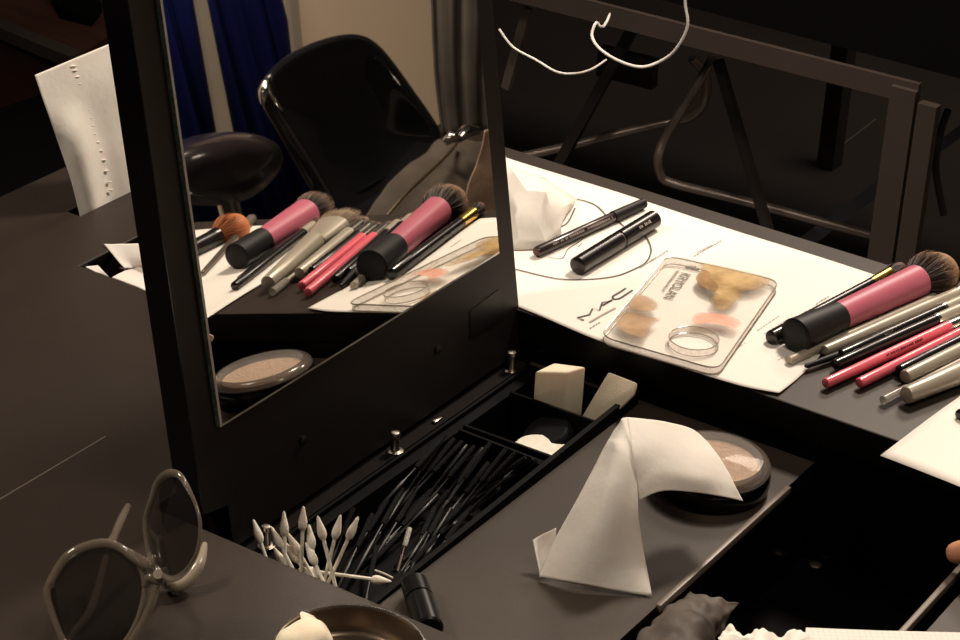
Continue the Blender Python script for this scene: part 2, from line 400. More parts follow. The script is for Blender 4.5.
# body of the desk: walls round the wells, bottoms, outer case
bm = bmesh.new()
for b in ((RX0-.012, RX0, RY0-.012, RY1+.012, -.15, .012), (RX1, RX1+.012, RY0-.012, RY1+.012, -.15, .012),
          (RX0, RX1, RY0-.012, RY0, -.15, .012), (RX0, RX1, RY1, RY1+.012, -.15, .012), (RX0, RX1, RY0, RY1, -.162, -.15),
          (.118, .127, RY0, RY1, -.15, -.012), (.262, .271, RY0, RY1, -.15, -.012),
          (DX0, DX0+.012, DY0, DY1, -.162, .012), (DX0, DX1, DY1-.012, DY1, -.162, .012), (DX0, DX1, DY0, DY0+.012, -.162, .012), (DX1-.003, DX1, DY0, DY1, -.162, .012),
          (HX0-.008, HX0, HY0-.008, HY1+.008, -.05, .012), (HX1, HX1+.008, HY0-.008, HY1+.008, -.05, .012), (HX0, HX1, HY0-.008, HY0, -.05, .012), (HX0, HX1, HY1, HY1+.008, -.05, .012), (HX0, HX1, HY0, HY1, -.058, -.05),
          (SX0-.004, SX0, SY0-.004, SY1+.004, -.05, .012), (SX1, SX1+.004, SY0-.004, SY1+.004, -.05, .012), (SX0, SX1, SY0-.004, SY1, -.05, .012), (SX0, SX1, SY0, SY1, -.055, -.05)):
    box(bm, *b)
link('desk_case', bm, M['gloss'], desk, smooth=False)
bm = bmesh.new(); box(bm, .1275, .2615, RY0+.001, RY1-.001, -.075, -.07); link('bin_floor', bm, M['gloss'], desk, smooth=False)
for x0, x1, y0, y1 in ((.1262, .1296, .094, .258), (.2494, .2530, RY0+.002, .262)):
    link_o = bxo('edge_band', (x0, x1, y0, y1, -.004, .0012), M['trim'], desk, .0004)
bm = bmesh.new(); box(bm, .2532, .2618, RY0, RY1, -.05, -.03); link('bin_lip', bm, M['deskside'], desk, smooth=False)
p = W(815, 566, -.07)
latho('screw_head', (p.x, p.y, -.07), [(0, 0), (.004, 0), (.004, .0012), (.0025, .002), (0, .002)], M['darkmetal'], desk, 16)
# seam across the left half
bm = bmesh.new(); box(bm, -.2045, -.2037, -.12, -.0, H-.0002, H+.00012); link('seam', bm, M['trim'], desk, smooth=False)
for x, y in ((DX0+.03, DY0+.03), (DX1-.03, DY0+.03), (DX0+.03, DY1-.03), (DX1-.03, DY1-.03)):
    bxo('leg', (x-.02, x+.02, y-.02, y+.02, FZ, -.16), M['black'], desk, .002)
# steel pins along the hinge strip
for px, py in ((395, 451), (511, 370), (266, 546)):
    p = W(px, py, 0)
    pin = latho('hinge_pin', (p.x, p.y, 0), [(0, 0), (.0052, 0), (.0054, .0006), (.0030, .0010), (.0027, .0014), (.0027, .0105), (.0032, .0110), (.0032, .0125), (.0026, .0138), (0, .0142)], M['steel'], desk, 20)
p = W(437, 421, 0)
bxo('strip_clip', (p.x-.0015, p.x+.0015, p.y-.004, p.y+.004, 0, .0015), M['steel'], desk, .0003)

# ================================================================== MIRROR
def mp(y, u, c): return V((0, y, 0))+NM*c+UM*u
mir = thing('flip_up_mirror', 'tall rectangular mirror in a thick black frame standing up from the desk', 'mirror', (-.11, .13, 0))
bm = bmesh.new()
poly = [(-.033, .052), (-.012, .048), (-.012, .020), (.299, .020), (.299, .52), (-.033, .52)]
prism(bm, [mp(y, u, -.112) for y, u in poly], NM*.018)
bmesh.ops.recalc_face_normals(bm, faces=bm.faces[:])
link('frame', bm, M['frameface'], mir, smooth=False)
bm = bmesh.new()   # black edge on the outer side of the frame
prism(bm, [mp(y, u, -.112) for y, u in ((-.0340, .052), (-.0340, .52), (-.0331, .52), (-.0331, .052))], NM*.018)
link('frame_side', bm, M['gloss'], mir, smooth=False)
gm = bpy.data.materials.new('mirror silver'); gm.use_nodes = True
pp = gm.node_tree.nodes['Principled BSDF']; pp.inputs['Metallic'].default_value = 1; pp.inputs['Roughness'].default_value = .012
nz = gm.node_tree.nodes.new('ShaderNodeTexNoise'); nz.inputs['Scale'].default_value = 3
cr = gm.node_tree.nodes.new('ShaderNodeValToRGB'); cr.color_ramp.elements[0].color = (.84, .84, .81, 1); cr.color_ramp.elements[1].color = (.88, .88, .85, 1)
gm.node_tree.links.new(nz.outputs['Fac'], cr.inputs['Fac']); gm.node_tree.links.new(cr.outputs['Color'], pp.inputs['Base Color'])
M['glassedge'] = mat('green glass edge', (.40, .50, .42), .3, scale=300, col2=(.15, .21, .17), spec=.8)
M['bevel'] = mat('polished bevel', (.80, .77, .72), .45, .6, scale=50)
bm = bmesh.new()
g0, g1, u0, u1 = -.0125, .2775, .0985, .47
prism(bm, [mp(y, u, -.094) for y, u in ((g0, u0), (g1, u0), (g1, u1), (g0, u1))], NM*.0032)
link('glass_edge', bm, M['glassedge'], mir, smooth=False)
bm = bmesh.new()   # bevelled rim
ws = .0018
o4 = [mp(y, u, -.0908) for y, u in ((g0, u0), (g1, u0), (g1, u1), (g0, u1))]
i4 = [mp(y, u, -.09002) for y, u in ((g0+ws*.6, u0+ws), (g1-ws*.6, u0+ws), (g1-ws*.6, u1-ws), (g0+ws*.6, u1-ws))]
a = [bm.verts.new(q) for q in o4]; b = [bm.verts.new(q) for q in i4]
for i in range(4): bm.faces.new([a[i], a[(i+1) % 4], b[(i+1) % 4], b[i]])
link('bevelled_rim', bm, M['bevel'], mir, smooth=False)
bm = bmesh.new(); bm.faces.new([bm.verts.new(q) for q in i4]); bm.normal_update()
if bm.faces[:][0].normal.dot(NM) < 0: bmesh.ops.reverse_faces(bm, faces=bm.faces[:])
link('mirror_glass', bm, gm, mir, smooth=False, recalc=False)
bm = bmesh.new()
q = [WP(x, y, NM, -.0938) for x, y in ((470, 311), (499, 289), (500, 320), (470, 338))]
prism(bm, q, NM*.0004); link('catch_plate', bm, M['black'], mir, smooth=False)
for x, y in ((302, 440), (437, 350)):
    p = WP(x, y, NM, -.094); rodo('screw', p, p+NM*.002, [(0, .003), (.7, .003), (1, .002)], M['black'], mir, 14)

# ================================================================== ORGANISER TRAY
org = thing('organiser_tray', 'narrow black plastic tray with three compartments sunk in the desk well', 'tray', (-.043, .12, -.034))
def tx1(y): return 0.0
TZ = -.034
bm = bmesh.new()
yy0, yy1 = RY0+.001, .291
def qbox(bm, p, z0, z1):  # p = four (x,y)
    vs = [bm.verts.new((x, y, z)) for z in (z0, z1) for x, y in p]
    for f in ((3, 2, 1, 0), (4, 5, 6, 7), (0, 1, 5, 4), (1, 2, 6, 5), (2, 3, 7, 6), (3, 0, 4, 7)): bm.faces.new([vs[i] for i in f])
xl = TX0+.001
qbox(bm, [(xl, yy0), (tx1(yy0), yy0), (tx1(yy1), yy1), (xl, yy1)], TZ, TZ+.002)
link('tray_base', bm, M['tray'], org, smooth=False)
bm = bmesh.new()
qbox(bm, [(xl, yy0), (xl+.002, yy0), (xl+.002, yy1), (xl, yy1)], TZ+.002, .0008)
qbox(bm, [(xl+.0045, yy0), (xl+.006, yy0), (xl+.006, .196), (xl+.0045, .196)], TZ+.002, -.004)
vs = [bm.verts.new(p) for p in ((-.0036, yy0, TZ+.002), (0, yy0, TZ+.002), (0, yy1, TZ+.002), (-.0036, yy1, TZ+.002), (-.0036, yy0, .001), (0, yy0, .001), (0, yy1, .0105), (-.0036, yy1, .0105))]
for f in ((3, 2, 1, 0), (4, 5, 6, 7), (0, 1, 5, 4), (1, 2, 6, 5), (2, 3, 7, 6), (3, 0, 4, 7)): bm.faces.new([vs[i] for i in f])
qbox(bm, [(xl, yy1-.002), (tx1(yy1), yy1-.002), (tx1(yy1), yy1), (xl, yy1)], TZ+.002, -.004)
qbox(bm, [(xl, yy0), (tx1(yy0), yy0), (tx1(yy0), yy0+.002), (xl, yy0+.002)], TZ+.002, .0008)
link('tray_wall', bm, M['tray'], org, smooth=False)
bm = bmesh.new(); qbox(bm, [(xl+.002, yy0), (xl+.0095, yy0), (xl+.0095, yy1), (xl+.002, yy1)], TZ+.002, -.0028); link('tray_ledge', bm, M['tray'], org, smooth=False)
for yl, yr, zl, zr_ in ((.1925, .1845, -.0015, .0035), (.1975, .1895, -.0005, .0062), (.2530, .2415, -.0005, .0080)):
    bm = bmesh.new(); x0_, x1_ = xl+.0095, -.0036
    lo_ = [bm.verts.new(p) for p in ((x0_, yl-.001, TZ+.002), (x1_, yr-.001, TZ+.002), (x1_, yr+.001, TZ+.002), (x0_, yl+.001, TZ+.002))]
    hi_ = [bm.verts.new(p) for p in ((x0_, yl-.001, zl), (x1_, yr-.001, zr_), (x1_, yr+.001, zr_), (x0_, yl+.001, zl))]
    vs = lo_+hi_
    for f in ((3, 2, 1, 0), (4, 5, 6, 7), (0, 1, 5, 4), (1, 2, 6, 5), (2, 3, 7, 6), (3, 0, 4, 7)): bm.faces.new([vs[i] for i in f])
    link('divider', bm, M['tray'], org, smooth=False)

# --- mascara wands
def wand(p_lo, p_hi, head_top=True, label='thin black disposable mascara wand heaped in the long tray compartment', group='black mascara wands in the tray', hm=None, sm=None):
    p0, p1 = (p_lo, p_hi) if head_top else (p_hi, p_lo)
    d = p1-p0; L = d.length
    w = thing('mascara_wand', label, 'wand', tuple(p0), group)
    rodo('stick', p0, p0+d*.60, [(0, .0009), (.02, .0015), (.62, .0015), (.66, .0008), (1, .0007)], sm or M['wand'], w, 8)
    pr = []
    n = 9
    for i in range(n+1):
        t = i/n; pr.append((t if 0 < i < n else (t+.002 if i == 0 else t), .0017*(1 if i % 2 else .95) if 0 < i < n else .0015))
    rodo('bristle_head', p0+d*.585, p1, pr, hm or M['bristle'], w, 10)
    return w
def cw(x, y, z):     # crop [340,410,560,600] at scale 3.368
    return W(340+x/3.368, 410+y/3.368, z)
WL = [(20, 545, 108, 352), (45, 560, 210, 265), (62, 530, 222, 275), (98, 600, 122, 460), (105, 520, 250, 280), (120, 500, 298, 278), (150, 470, 330, 285),
      (215, 290, 352, 85), (240, 292, 385, 97), (262, 290, 412, 107), (315, 285, 428, 118), (335, 292, 452, 122), (300, 400, 478, 130), (325, 370, 520, 100),
      (365, 318, 482, 128), (395, 330, 500, 178), (420, 342, 574, 120), (440, 348, 596, 140), (475, 332, 586, 200), (455, 350, 540, 262), (500, 305, 626, 160),
      (525, 300, 606, 205), (545, 298, 654, 166), (575, 285, 684, 180), (225, 530, 318, 330), (245, 525, 345, 332), (268, 500, 375, 330), (292, 490, 402, 318),
      (335, 428, 400, 335), (375, 425, 430, 342), (195, 560, 292, 412), (268, 505, 322, 428), (180, 420, 300, 300), (205, 250, 345, 95), (345, 270, 405, 170), (410, 250, 465, 150), (60, 470, 160, 300), (10, 470, 45, 330)]
def fit(a, b, zlo, zhi):
    z = zlo
    while z < zhi:
        p = cw(a, b, z)
        if xl+.012 < p.x < -.0065 and RY0+.004 < p.y < .180: return p
        z += .001
    p = cw(a, b, zhi); p.x = min(max(p.x, xl+.012), -.0065); p.y = min(max(p.y, RY0+.004), .180); return p
for i, (a, b, c, d) in enumerate(WL):
    z0 = -.0285+.006*random.random(); z1 = -.022+.008*random.random()
    if d < 200: z1 += .006
    p0, p1 = fit(a, b, z0, -.004), fit(c, d, z1, .006)
    if (p1-p0).length < .068:
        e = p1+(p0-p1).normalized()*.072; e.z = max(e.z, -.030)
        if e.x < -.0065 and e.y > RY0+.004: p0 = e
    wand(p0, p1, i % 4 != 2)
wp0, wp1 = cw(192, 545, -.024), cw(235, 397, -.006)
w = wand(wp0, wp1, True, 'white tipped applicator wand standing out among the black wands', None, M['cotton'], M['darkmetal'])
tag(tubo('white_thread', [cw(118, 540, -.012), cw(150, 552, -.012), cw(178, 566, -.012)], .0006, M['stick'], None, 6), 'short white sliver beside the head of the lying cotton swab', 'sliver')

# --- cotton swabs
def swab(tip, end, label, group):
    d = end-tip; L = d.length; s = thing('cotton_swab', label, 'cotton swab', tuple(end), group)
    rodo('stick', tip+d*.12, end-d*.12, [(0, .0011), (1, .0011)], M['stick'], s, 10)
    hp = [(0, .0003), (.07, .0009), (.25, .0014), (.45, .0021), (.62, .0026), (.8, .0026), (.93, .0019), (1, .0011)]
    rodo('cotton_tip', tip, tip+d*.215, hp, M['cotton'], s, 14)
    rodo('cotton_tip', end, end-d*.215, hp, M['cotton'], s, 14)
def sw(x, y): return (240+x/4.572, 480+y/4.572)
SL = [((60, 180), (115, 345), .020), ((200, 142), (205, 300), .031), ((140, 212), (235, 395), .022), ((155, 310), (200, 380), .004), ((290, 120), (280, 405), .036),
      ((215, 240), (310, 400), .016), ((203, 283), (300, 420), .010), ((315, 203), (340, 380), .024), ((355, 165), (435, 480), .028), ((460, 160), (385, 460), .030), ((541, 167), (430, 410), .028), ((300, 285), (365, 430), .014)]
for tp, q, zt in SL:
    a = sw(*tp); b = sw(*q); best = None
    for zi in range(0, 24):
        zt_ = zi*.002; tip = W(*a, zt_)
        for k in range(12, 60):
            k = k/10; pe = (a[0]+(b[0]-a[0])*k, a[1]+(b[1]-a[1])*k)
            for ze in (-.030, -.026, -.022, -.016):
                e = W(*pe, ze)
                pen = max(0, RY0+.005-e.y)*30+max(0, xl+.006-e.x)*30+max(0, e.x+.007)*30+abs((e-tip).length-.068)*3+abs(zt_-zt)*.6+abs(ze+.03)*.3
                for f in (.4, .7):        # keep clear of the desk edge
                    c_ = tip.lerp(e, f)
                    if c_.z < H: pen += max(0, RY0+.003-c_.y)*40
                if best is None or pen < best[0]: best = (pen, tip, e)
    swab(best[1], best[2], 'white cotton swab standing upright in the near end of the tray', 'upright cotton swabs in the tray')
swab(W(*sw(692, 465), -.004), W(*sw(265, 408), -.004)+V((0, 0, 0)), 'white cotton swab lying across the near end of the tray', None)

# --- sponges, pads in the other compartments
def prism_px(name, tops, z_top, z_bot, m, label, cat, w=.0015):
    bm = bmesh.new(); P = [W(x, y, z_top) for x, y in tops]
    prism(bm, P, V((0, 0, z_bot-z_top))); bmesh.ops.recalc_face_normals(bm, faces=bm.faces[:]); bev(bm, w, 3)
    o = link(name, bm, m); return tag(o, label, cat)
prism_px('makeup_sponge', [(534.5, 371.5), (567, 372.5), (586, 366.5), (554, 362.5)], .022, -.030, M['sponge'], 'cream block-shaped make-up sponge standing in the far tray compartment', 'sponge')
bm = bmesh.new()
a = [W(608.5, 372, .024), W(637, 383, .024), W(634.5, 394, .018), W(603, 426, -.004), W(581, 418, -.004)]
prism(bm, a, V((-.003, .007, -.005))); bmesh.ops.recalc_face_normals(bm, faces=bm.faces[:]); bev(bm, .0012, 2)
tag(link('sponge_wedge', bm, M['sponge']), 'thin cream sponge wedge leaning out of the far tray compartment', 'sponge')
p = W(542, 449, -.009)
bm = bmesh.new(); lathe(bm, (0, 0, 0), [(0, 0), (.017, 0), (.0195, .002), (.0195, .005), (.0175, .0075), (.012, .0085), (0, .009)], 40)
o = link('powder_puff', bm, M['cotton']); o.location = (p.x, p.y, -.016); o.rotation_euler = (math.radians(-4), math.radians(4), 0)
tag(o, 'round white powder puff in the middle tray compartment', 'puff')
bm = bmesh.new(); lathe(bm, (0, 0, 0), [(0, 0), (.015, 0), (.0175, .002), (.0175, .007), (.016, .009), (0, .0095)], 40)
o = link('black_puff', bm, M['softblack']); p = W(560, 424, -.004); o.location = (p.x-.004, p.y-.004, -.016); o.rotation_euler = (math.radians(20), math.radians(-20), 0)
tag(o, 'round black puff leaning behind the white one in the tray', 'puff')

# ================================================================== FACE CHART PAPER
PZ = H+.0008
ch = thing('face_chart', 'large white face chart sheet with MAC logo under the pens and acrylic palette', 'paper', (-.08, .41, H))
cA, cB, cC, cD = V((-.215, .302, PZ)), V((.099, .309, PZ)), V((.069, .516, PZ)), V((-.245, .506, PZ))
fr_ = [V((-.215, .302, PZ)), W(517, 306.5, PZ), W(600, 341, PZ), W(680, 367, PZ+.0003), W(740, 385.5, PZ+.0008), W(779, 393, PZ+.0012)]
bk_ = [V((-.245, .506, PZ)), W(513, 160, PZ), W(620, 193, PZ), W(720, 226, PZ), W(810, 254, PZ), W(884, 278, PZ)]
md_ = [a_.lerp(b_, .5) for a_, b_ in zip(fr_, bk_)]; md_[5] = W(822, 353, PZ)
q1 = [a_.lerp(b_, .2) for a_, b_ in zip(fr_, bk_)]; q1[5] = W(799, 377, PZ+.0004)
sheet('sheet', [bk_, md_, q1, fr_], M['paper'], ch, sub=6, thick=.0003)
ZI = PZ+.0007
def pl(*pts): return [(W(x, y, ZI).x, W(x, y, ZI).y) for x, y in pts]
strokes('face_outline', [smoothline(pl((500, 268), (515, 269), (540, 275), (562, 279), (590, 279), (615, 276), (632, 270), (646, 262), (651, 251), (648, 240), (643, 234))),
                         smoothline(pl((624, 226), (616, 220))), smoothline(pl((606, 215), (597, 206), (586, 201), (576, 199))),
                         smoothline(pl((560, 227), (568, 222), (575, 208), (576, 199))[:3]), smoothline(pl((524, 182), (542, 188), (559, 194)))], .0012, ZI, M['ink'], ch)
strokes('feature_line', [smoothline(pl((548, 257), (562, 258), (568, 249), (577, 243), (584, 238))), smoothline(pl((578, 247), (582, 243)))], .0006, ZI, M['ink'], ch)
# MAC logo, drawn as thin strokes; reads away from the viewer
def lg(x, y): p = W(570+x/11.85, 280+y/11.85, ZI); return (p.x, p.y)
logo = [[lg(*q) for q in ((168, 476), (88, 443), (232, 408), (268, 338), (350, 356), (386, 262), (445, 258), (500, 238))], [lg(*q) for q in ((388, 300), (440, 268), (497, 236))],
        smoothline([lg(*q) for q in ((662, 95), (590, 142), (518, 184), (508, 204), (524, 224), (590, 214), (660, 172), (742, 118))])]
strokes('logo', logo, .0015, ZI, M['ink'], ch)
strokes('logo_subline', [[lg(235, 498), lg(385, 410), lg(540, 328)]], .0016, ZI, M['inkfaint'], ch)
def dashes(a, b, w=.0007, gap=.35):
    A, B = W(*a, ZI), W(*b, ZI); L = (B-A).length; out = []; t = 0
    while t < L:
        s = random.uniform(.0015, .004); e = min(L, t+s); q0 = A+(B-A)*(t/L); q1 = A+(B-A)*(e/L); out.append([(q0.x, q0.y), (q1.x, q1.y)]); t = e+.0010
    return out
ln = []
for a, b in (((694, 256), (722, 240)), ((697, 252), (712, 245)), ((757, 331), (779, 316)), ((764, 334), (790, 318)), ((724, 368), (735, 361)), ((735, 373), (752, 362)), ((747, 376), (759, 369)),
             ((760, 370), (782, 358)), ((816, 304), (829, 296)), ((650, 262), (668, 250)), ((640, 268), (656, 257)), ((738, 348), (746, 343)), ((590, 328), (600, 322))):
    strokes('printed_line', dashes(a, b), .0010, ZI, M['inkfaint'], ch)


# second sheet
p2 = thing('white_sheet', 'plain white paper sheet overhanging the ledge beneath the rightmost brushes', 'paper', (.29, .4, H))
a, b = V((.179, .272, H+.0006)), V((.188, .373, H+.0006))
dY = (b-a).normalized(); dX = V((dY.y, -dY.x, 0))
g = [[a+dX*(.19*i/4)+dY*(.24*j/4)+V((0, 0, .0008*(1 if (i+j) % 2 else 0))) for j in range(5)] for i in range(5)]
sheet('sheet', g, M['paper'], p2, sub=4, thick=.0003)

# ================================================================== ACRYLIC PALETTE
pal = thing('acrylic_palette', 'clear acrylic mixing palette smeared with make-up and marked KRYOLAN on the white chart', 'palette', (-.02, .38, H))
ZB, ZT = H+.0022, H+.0072
def round_poly(P, r, seg=6):
    out = []; n = len(P)
    for i in range(n):
        a, b, c = P[i-1], P[i], P[(i+1) % n]
        u, v = (a-b).normalized(), (c-b).normalized(); p0, p1 = b+u*r, b+v*r
        for s in range(seg+1):
            t = s/seg; out.append(p0.lerp(b, t).lerp(b.lerp(p1, t), t))
    return out
cs = [W(600, 336, ZT), W(718, 370, ZT), W(780, 281, ZT), W(667, 255.5, ZT)]
ring_c = W(694, 338, ZT); ring_r = .0165
outer = round_poly(cs, .011)
bm = bmesh.new()
import mathutils
def ringed(z): 
    o_ = [bm.verts.new((p.x, p.y, z)) for p in outer]; h_ = [bm.verts.new((ring_c.x+ring_r*math.cos(2*PI*k/32), ring_c.y+ring_r*math.sin(2*PI*k/32), z)) for k in range(32)]
    return o_, h_
oT, hT = ringed(ZT); oB, hB = ringed(ZB)
def fill(o_, h_):
    es = []
    for L_ in (o_, h_):
        for k in range(len(L_)): es.append(bm.edges.new((L_[k], L_[(k+1) % len(L_)])))
    bmesh.ops.triangle_fill(bm, edges=es, use_beauty=True)
fill(oT, hT); fill(oB, hB)
for L1, L2 in ((oT, oB), (hT, hB)):
    for k in range(len(L1)): bm.faces.new([L1[k], L1[(k+1) % len(L1)], L2[(k+1) % len(L2)], L2[k]])
M['acrylic'] = mat('acrylic', (.93, .86, .76), .04, alpha=.10, scale=30)
bm.normal_update()
for f in bm.faces:
    if abs(f.normal.z) < .5: f.material_index = 1
M['acryside'] = mat('acrylic side', (.50, .41, .31), .12, alpha=.42, col2=(.75, .66, .54), scale=90)
link('plate', bm, [M['acrylic'], M['acryside']], pal, smooth=False)
M['acryedge'] = mat('acrylic edge', (.34, .29, .23), .15, col2=(.50, .44, .36), scale=60, alpha=.8, coat=.4)
bm = bmesh.new()
tubepath(bm, [(p.x, p.y, ZT) for p in outer], .00055, 5, closed=True, sub=1)
tubepath(bm, [(p.x, p.y, ZB) for p in outer], .00055, 5, closed=True, sub=1)
link('plate_edge', bm, M['acryedge'], pal)
bm = bmesh.new(); tubepath(bm, [(ring_c.x+ring_r*math.cos(2*PI*k/24), ring_c.y+ring_r*math.sin(2*PI*k/24), ZT) for k in range(24)], .0004, 5, closed=True, sub=1)
tubepath(bm, [(ring_c.x+ring_r*math.cos(2*PI*k/24), ring_c.y+ring_r*math.sin(2*PI*k/24), ZB) for k in range(24)], .0004, 5, closed=True, sub=1)
link('thumb_hole_rim', bm, M['acryedge'], pal)
def blob(name, px, m, fade=(1, .95, .8, .55, .05), z=ZT+.0003, sub=6):
    P = [W(x, y, z) for x, y in px]; pts = smoothline([(p.x, p.y) for p in P], sub, closed=True)
    cx = sum(p[0] for p in pts)/len(pts); cy = sum(p[1] for p in pts)/len(pts)
    bm = bmesh.new(); lay = bm.verts.layers.float_color.new('soft') if False else bm.verts.layers.float.new('soft')
    rings = []
    for k in (0, .35, .7, .88, 1.0):
        if k == 0: v = bm.verts.new((cx, cy, z)); v[lay] = 1; rings.append([v]); continue
        rg = []
        for x, y in pts:
            v = bm.verts.new((cx+(x-cx)*k, cy+(y-cy)*k, z))
            s = dict(zip((0, .35, .7, .88, 1.0), fade))[k]
            v[lay] = s; rg.append(v)
        rings.append(rg)
    n = len(pts)
    for a_, b_ in zip(rings, rings[1:]):
        for k in range(n):
            if len(a_) == 1: bm.faces.new([a_[0], b_[k], b_[(k+1) % n]])
            else: bm.faces.new([a_[k], b_[k], b_[(k+1) % n], a_[(k+1) % n]])
    return link(name, bm, m, pal, smooth=True, recalc=True)
def c6(x, y): return (600+x/4.57, 250+y/4.57)
blob('ochre_smear', [c6(*q) for q in ((462, 58), (560, 72), (660, 95), (750, 118), (785, 145), (745, 175), (670, 190), (600, 195), (530, 190), (490, 170), (468, 120))], M['p_gold'], fade=(1, 1, .85, .6, .1))
blob('ochre_smear', [c6(*q) for q in ((500, 165), (560, 165), (640, 180), (650, 215), (610, 250), (575, 280), (530, 272), (500, 230), (520, 195))], M['p_gold'], fade=(1, .9, .7, .45, 0), z=ZT+.0005)
blob('ochre_smear', [c6(*q) for q in ((470, 92), (500, 100), (505, 130), (540, 160), (525, 190), (480, 175), (448, 150), (438, 122))], M['p_ochre'], fade=(.9, .9, .9, .8, .4), z=ZT+.0007)
blob('coral_smear', [c6(*q) for q in ((422, 300), (450, 285), (520, 285), (600, 300), (650, 330), (620, 360), (560, 345), (500, 335), (440, 340), (415, 325))], M['p_peach'])
blob('tan_smear', [c6(*q) for q in ((165, 200), (230, 215), (268, 245), (260, 275), (210, 283), (150, 275), (110, 250))], M['p_tan'])
blob('tan_smear', [c6(*q) for q in ((90, 285), (150, 280), (220, 300), (280, 315), (240, 350), (210, 400), (150, 395), (100, 370), (60, 330))], M['p_tan'])
ZL = ZB-.0003; kx = W(686, 267, ZL); ke = W(664, 297, ZL); kd = (ke-kx); kd.z = 0
text_mesh('lettering', 'KRYOLAN', .0098, W(682.0, 272.0, ZL), kd, V((-kd.y, kd.x, 0)), M['ink'], pal, bold=.00008, xs=.98)
text_mesh('small_lettering', 'PROFESSIONAL MAKE-UP', .0032, W(676.5, 270.0, ZL), kd, V((-kd.y, kd.x, 0)), M['ink'], pal)
# little crown-like emblem above the word
e0 = W(686.5, 267.0, ZL); kn = kd.normalized(); kp = V((-kn.y, kn.x, 0))
bm = bmesh.new()
for s, hgt in ((-.0038, .003), (-.0012, .0045), (.0014, .0045), (.004, .003)):
    c = e0+kn*0+kp*(s+.004); vv = [c+kp*.0011, c-kp*.0011, c-kn*hgt-kp*.0006, c-kn*hgt+kp*.0006]; bm.faces.new([bm.verts.new(q) for q in vv])
vv = [e0+kp*(-.0008), e0+kp*.009, e0+kp*.009+kn*.0012, e0+kp*(-.0008)+kn*.0012]; bm.faces.new([bm.verts.new(q) for q in vv])
link('emblem', bm, M['ink'], pal, smooth=False)

# ================================================================== PENS
def rolling(name, label, cat, a, b, r, segs, group=None):
    """pencil-like thing resting on the ledge paper; segs = [(part, t0, t1, r0, r1, material)]"""
    z = H+.0014+r; A, B = W(*a, z), W(*b, z); d = B-A
    t_ = thing(name, label, cat, (A.x, A.y, H), group)
    for part, t0, t1, r0, r1, m in segs:
        rodo(part, A+d*t0, A+d*t1, [(0, r0*.8), (.015, r0), (.985, r1), (1, r1*.85)], m, t_, 24)
    return t_, A, B
pn, A, B = rolling('eyeliner_pencil', 'slim dark brown eyeliner pencil lying left of the thicker black pen', 'pencil', (536, 252), (644, 203), .0040,
        [('barrel', 0, .70, .0038, .0040, M['browncap']), ('cap', .70, 1, .0044, .0038, M['softblack'])])
d = (B-A).normalized(); sd = V((-d.y, d.x, 0))
rodo('end_disc', A-d*.0004, A+d*.0006, [(0, .0022), (1, .0030)], mat('brown end', (.09, .025, .012), .4), pn, 16)
vn = (CAM-A).normalized(); up = (vn-d*vn.dot(d)).normalized(); side = up.cross(d)*1
def rodtext(parent, A, B, r, t, body, size, m, xs=1.0):
    d = (B-A).normalized(); vn = (CAM-A).normalized(); n_ = (vn-d*vn.dot(d)).normalized()
    yv = n_.cross(d)
    text_mesh('lettering', body, size, A+(B-A)*t+n_*(r*1.03+.0001)-yv*size*.35, d, yv, m, parent, xs=xs)
M['faintsilver'] = mat('faint print', (.36, .30, .27), .5, scale=200)
ps, A, B = rolling('mascara_tube', 'thick glossy black mascara tube lying diagonally on the white chart', 'mascara', (577, 266), (654, 219), .0066,
        [('body', 0, .53, .0064, .0066, M['lacquer']), ('collar', .53, .545, .0058, .0058, M['darkmetal']), ('cap', .545, 1, .0066, .0066, M['lacquer'])])
def dash_on_rod(parent, A, B, r, t0, t1, size, m):
    d = (B-A); L = d.length; d = d.normalized(); vn = (CAM-A).normalized(); n_ = (vn-d*vn.dot(d)).normalized(); yv = n_.cross(d)
    bm = bmesh.new(); t = t0*L
    while t < t1*L:
        s = random.uniform(.0010, .0022)
        if random.random() < .85:
            c = A+d*t+n_*(r*1.02+.0001); hh = size*random.uniform(.3, .5)
            bm.faces.new([bm.verts.new(q) for q in (c-yv*hh, c+d*s*.6-yv*hh, c+d*s*.6+yv*hh, c+yv*hh)])
        t += s
    link('printed_marks', bm, m, parent, smooth=False)
dash_on_rod(ps, A, B, .0066, .70, .88, .0026, M['faintsilver'])
A2, B2 = W(536, 252, H+.0054), W(644, 203, H+.0054)
dash_on_rod(pn, A2, B2, .0040, .12, .66, .0022, M['faintsilver'])

# ================================================================== BRUSHES
GB = 'make-up brushes laid out on the ledge'
def brush(label, A, ang, r, segs, name='makeup_brush', z=None, rise=0):
    """segs: [(part, length, r0, r1, material, flat)]; A = (x, y) of the butt; returns the end point"""
    a = math.radians(ang); d = V((math.cos(a), math.sin(a), rise)).normalized()
    z = (H+.0008+r) if z is None else z
    P = V((A[0], A[1], z)); t_ = thing(name, label, 'brush', (A[0], A[1], H), None); S0 = P.copy()
    for sg_ in segs:
        part, L, r0, r1, m, flat = sg_ if len(sg_) == 6 else (sg_[0], sg_[1], sg_[2], sg_[2], sg_[3], sg_[4])
        Q = P+d*L
        if isinstance(m, tuple):      # hair: (root colour, tip colour, spread, dome, count)
            cb, ct, sp, dome, n = m; tuft(part, P, d, r0, L, sp, cb, ct, t_, n, flat, dome)
        else:
            e = min(.12, .0012/L) if part == 'handle' else .02
            rodo(part, P, Q, [(0, r0*(.72 if part == 'handle' else 1)), (e*.4, r0*(.93 if part == 'handle' else 1)), (e, r0), (.5, (r0+r1)/2), (1, r1)], m, t_, 24, flat)
        P = Q
    return t_, S0, P
BR, TIP = (.045, .028, .022), (.34, .19, .10)
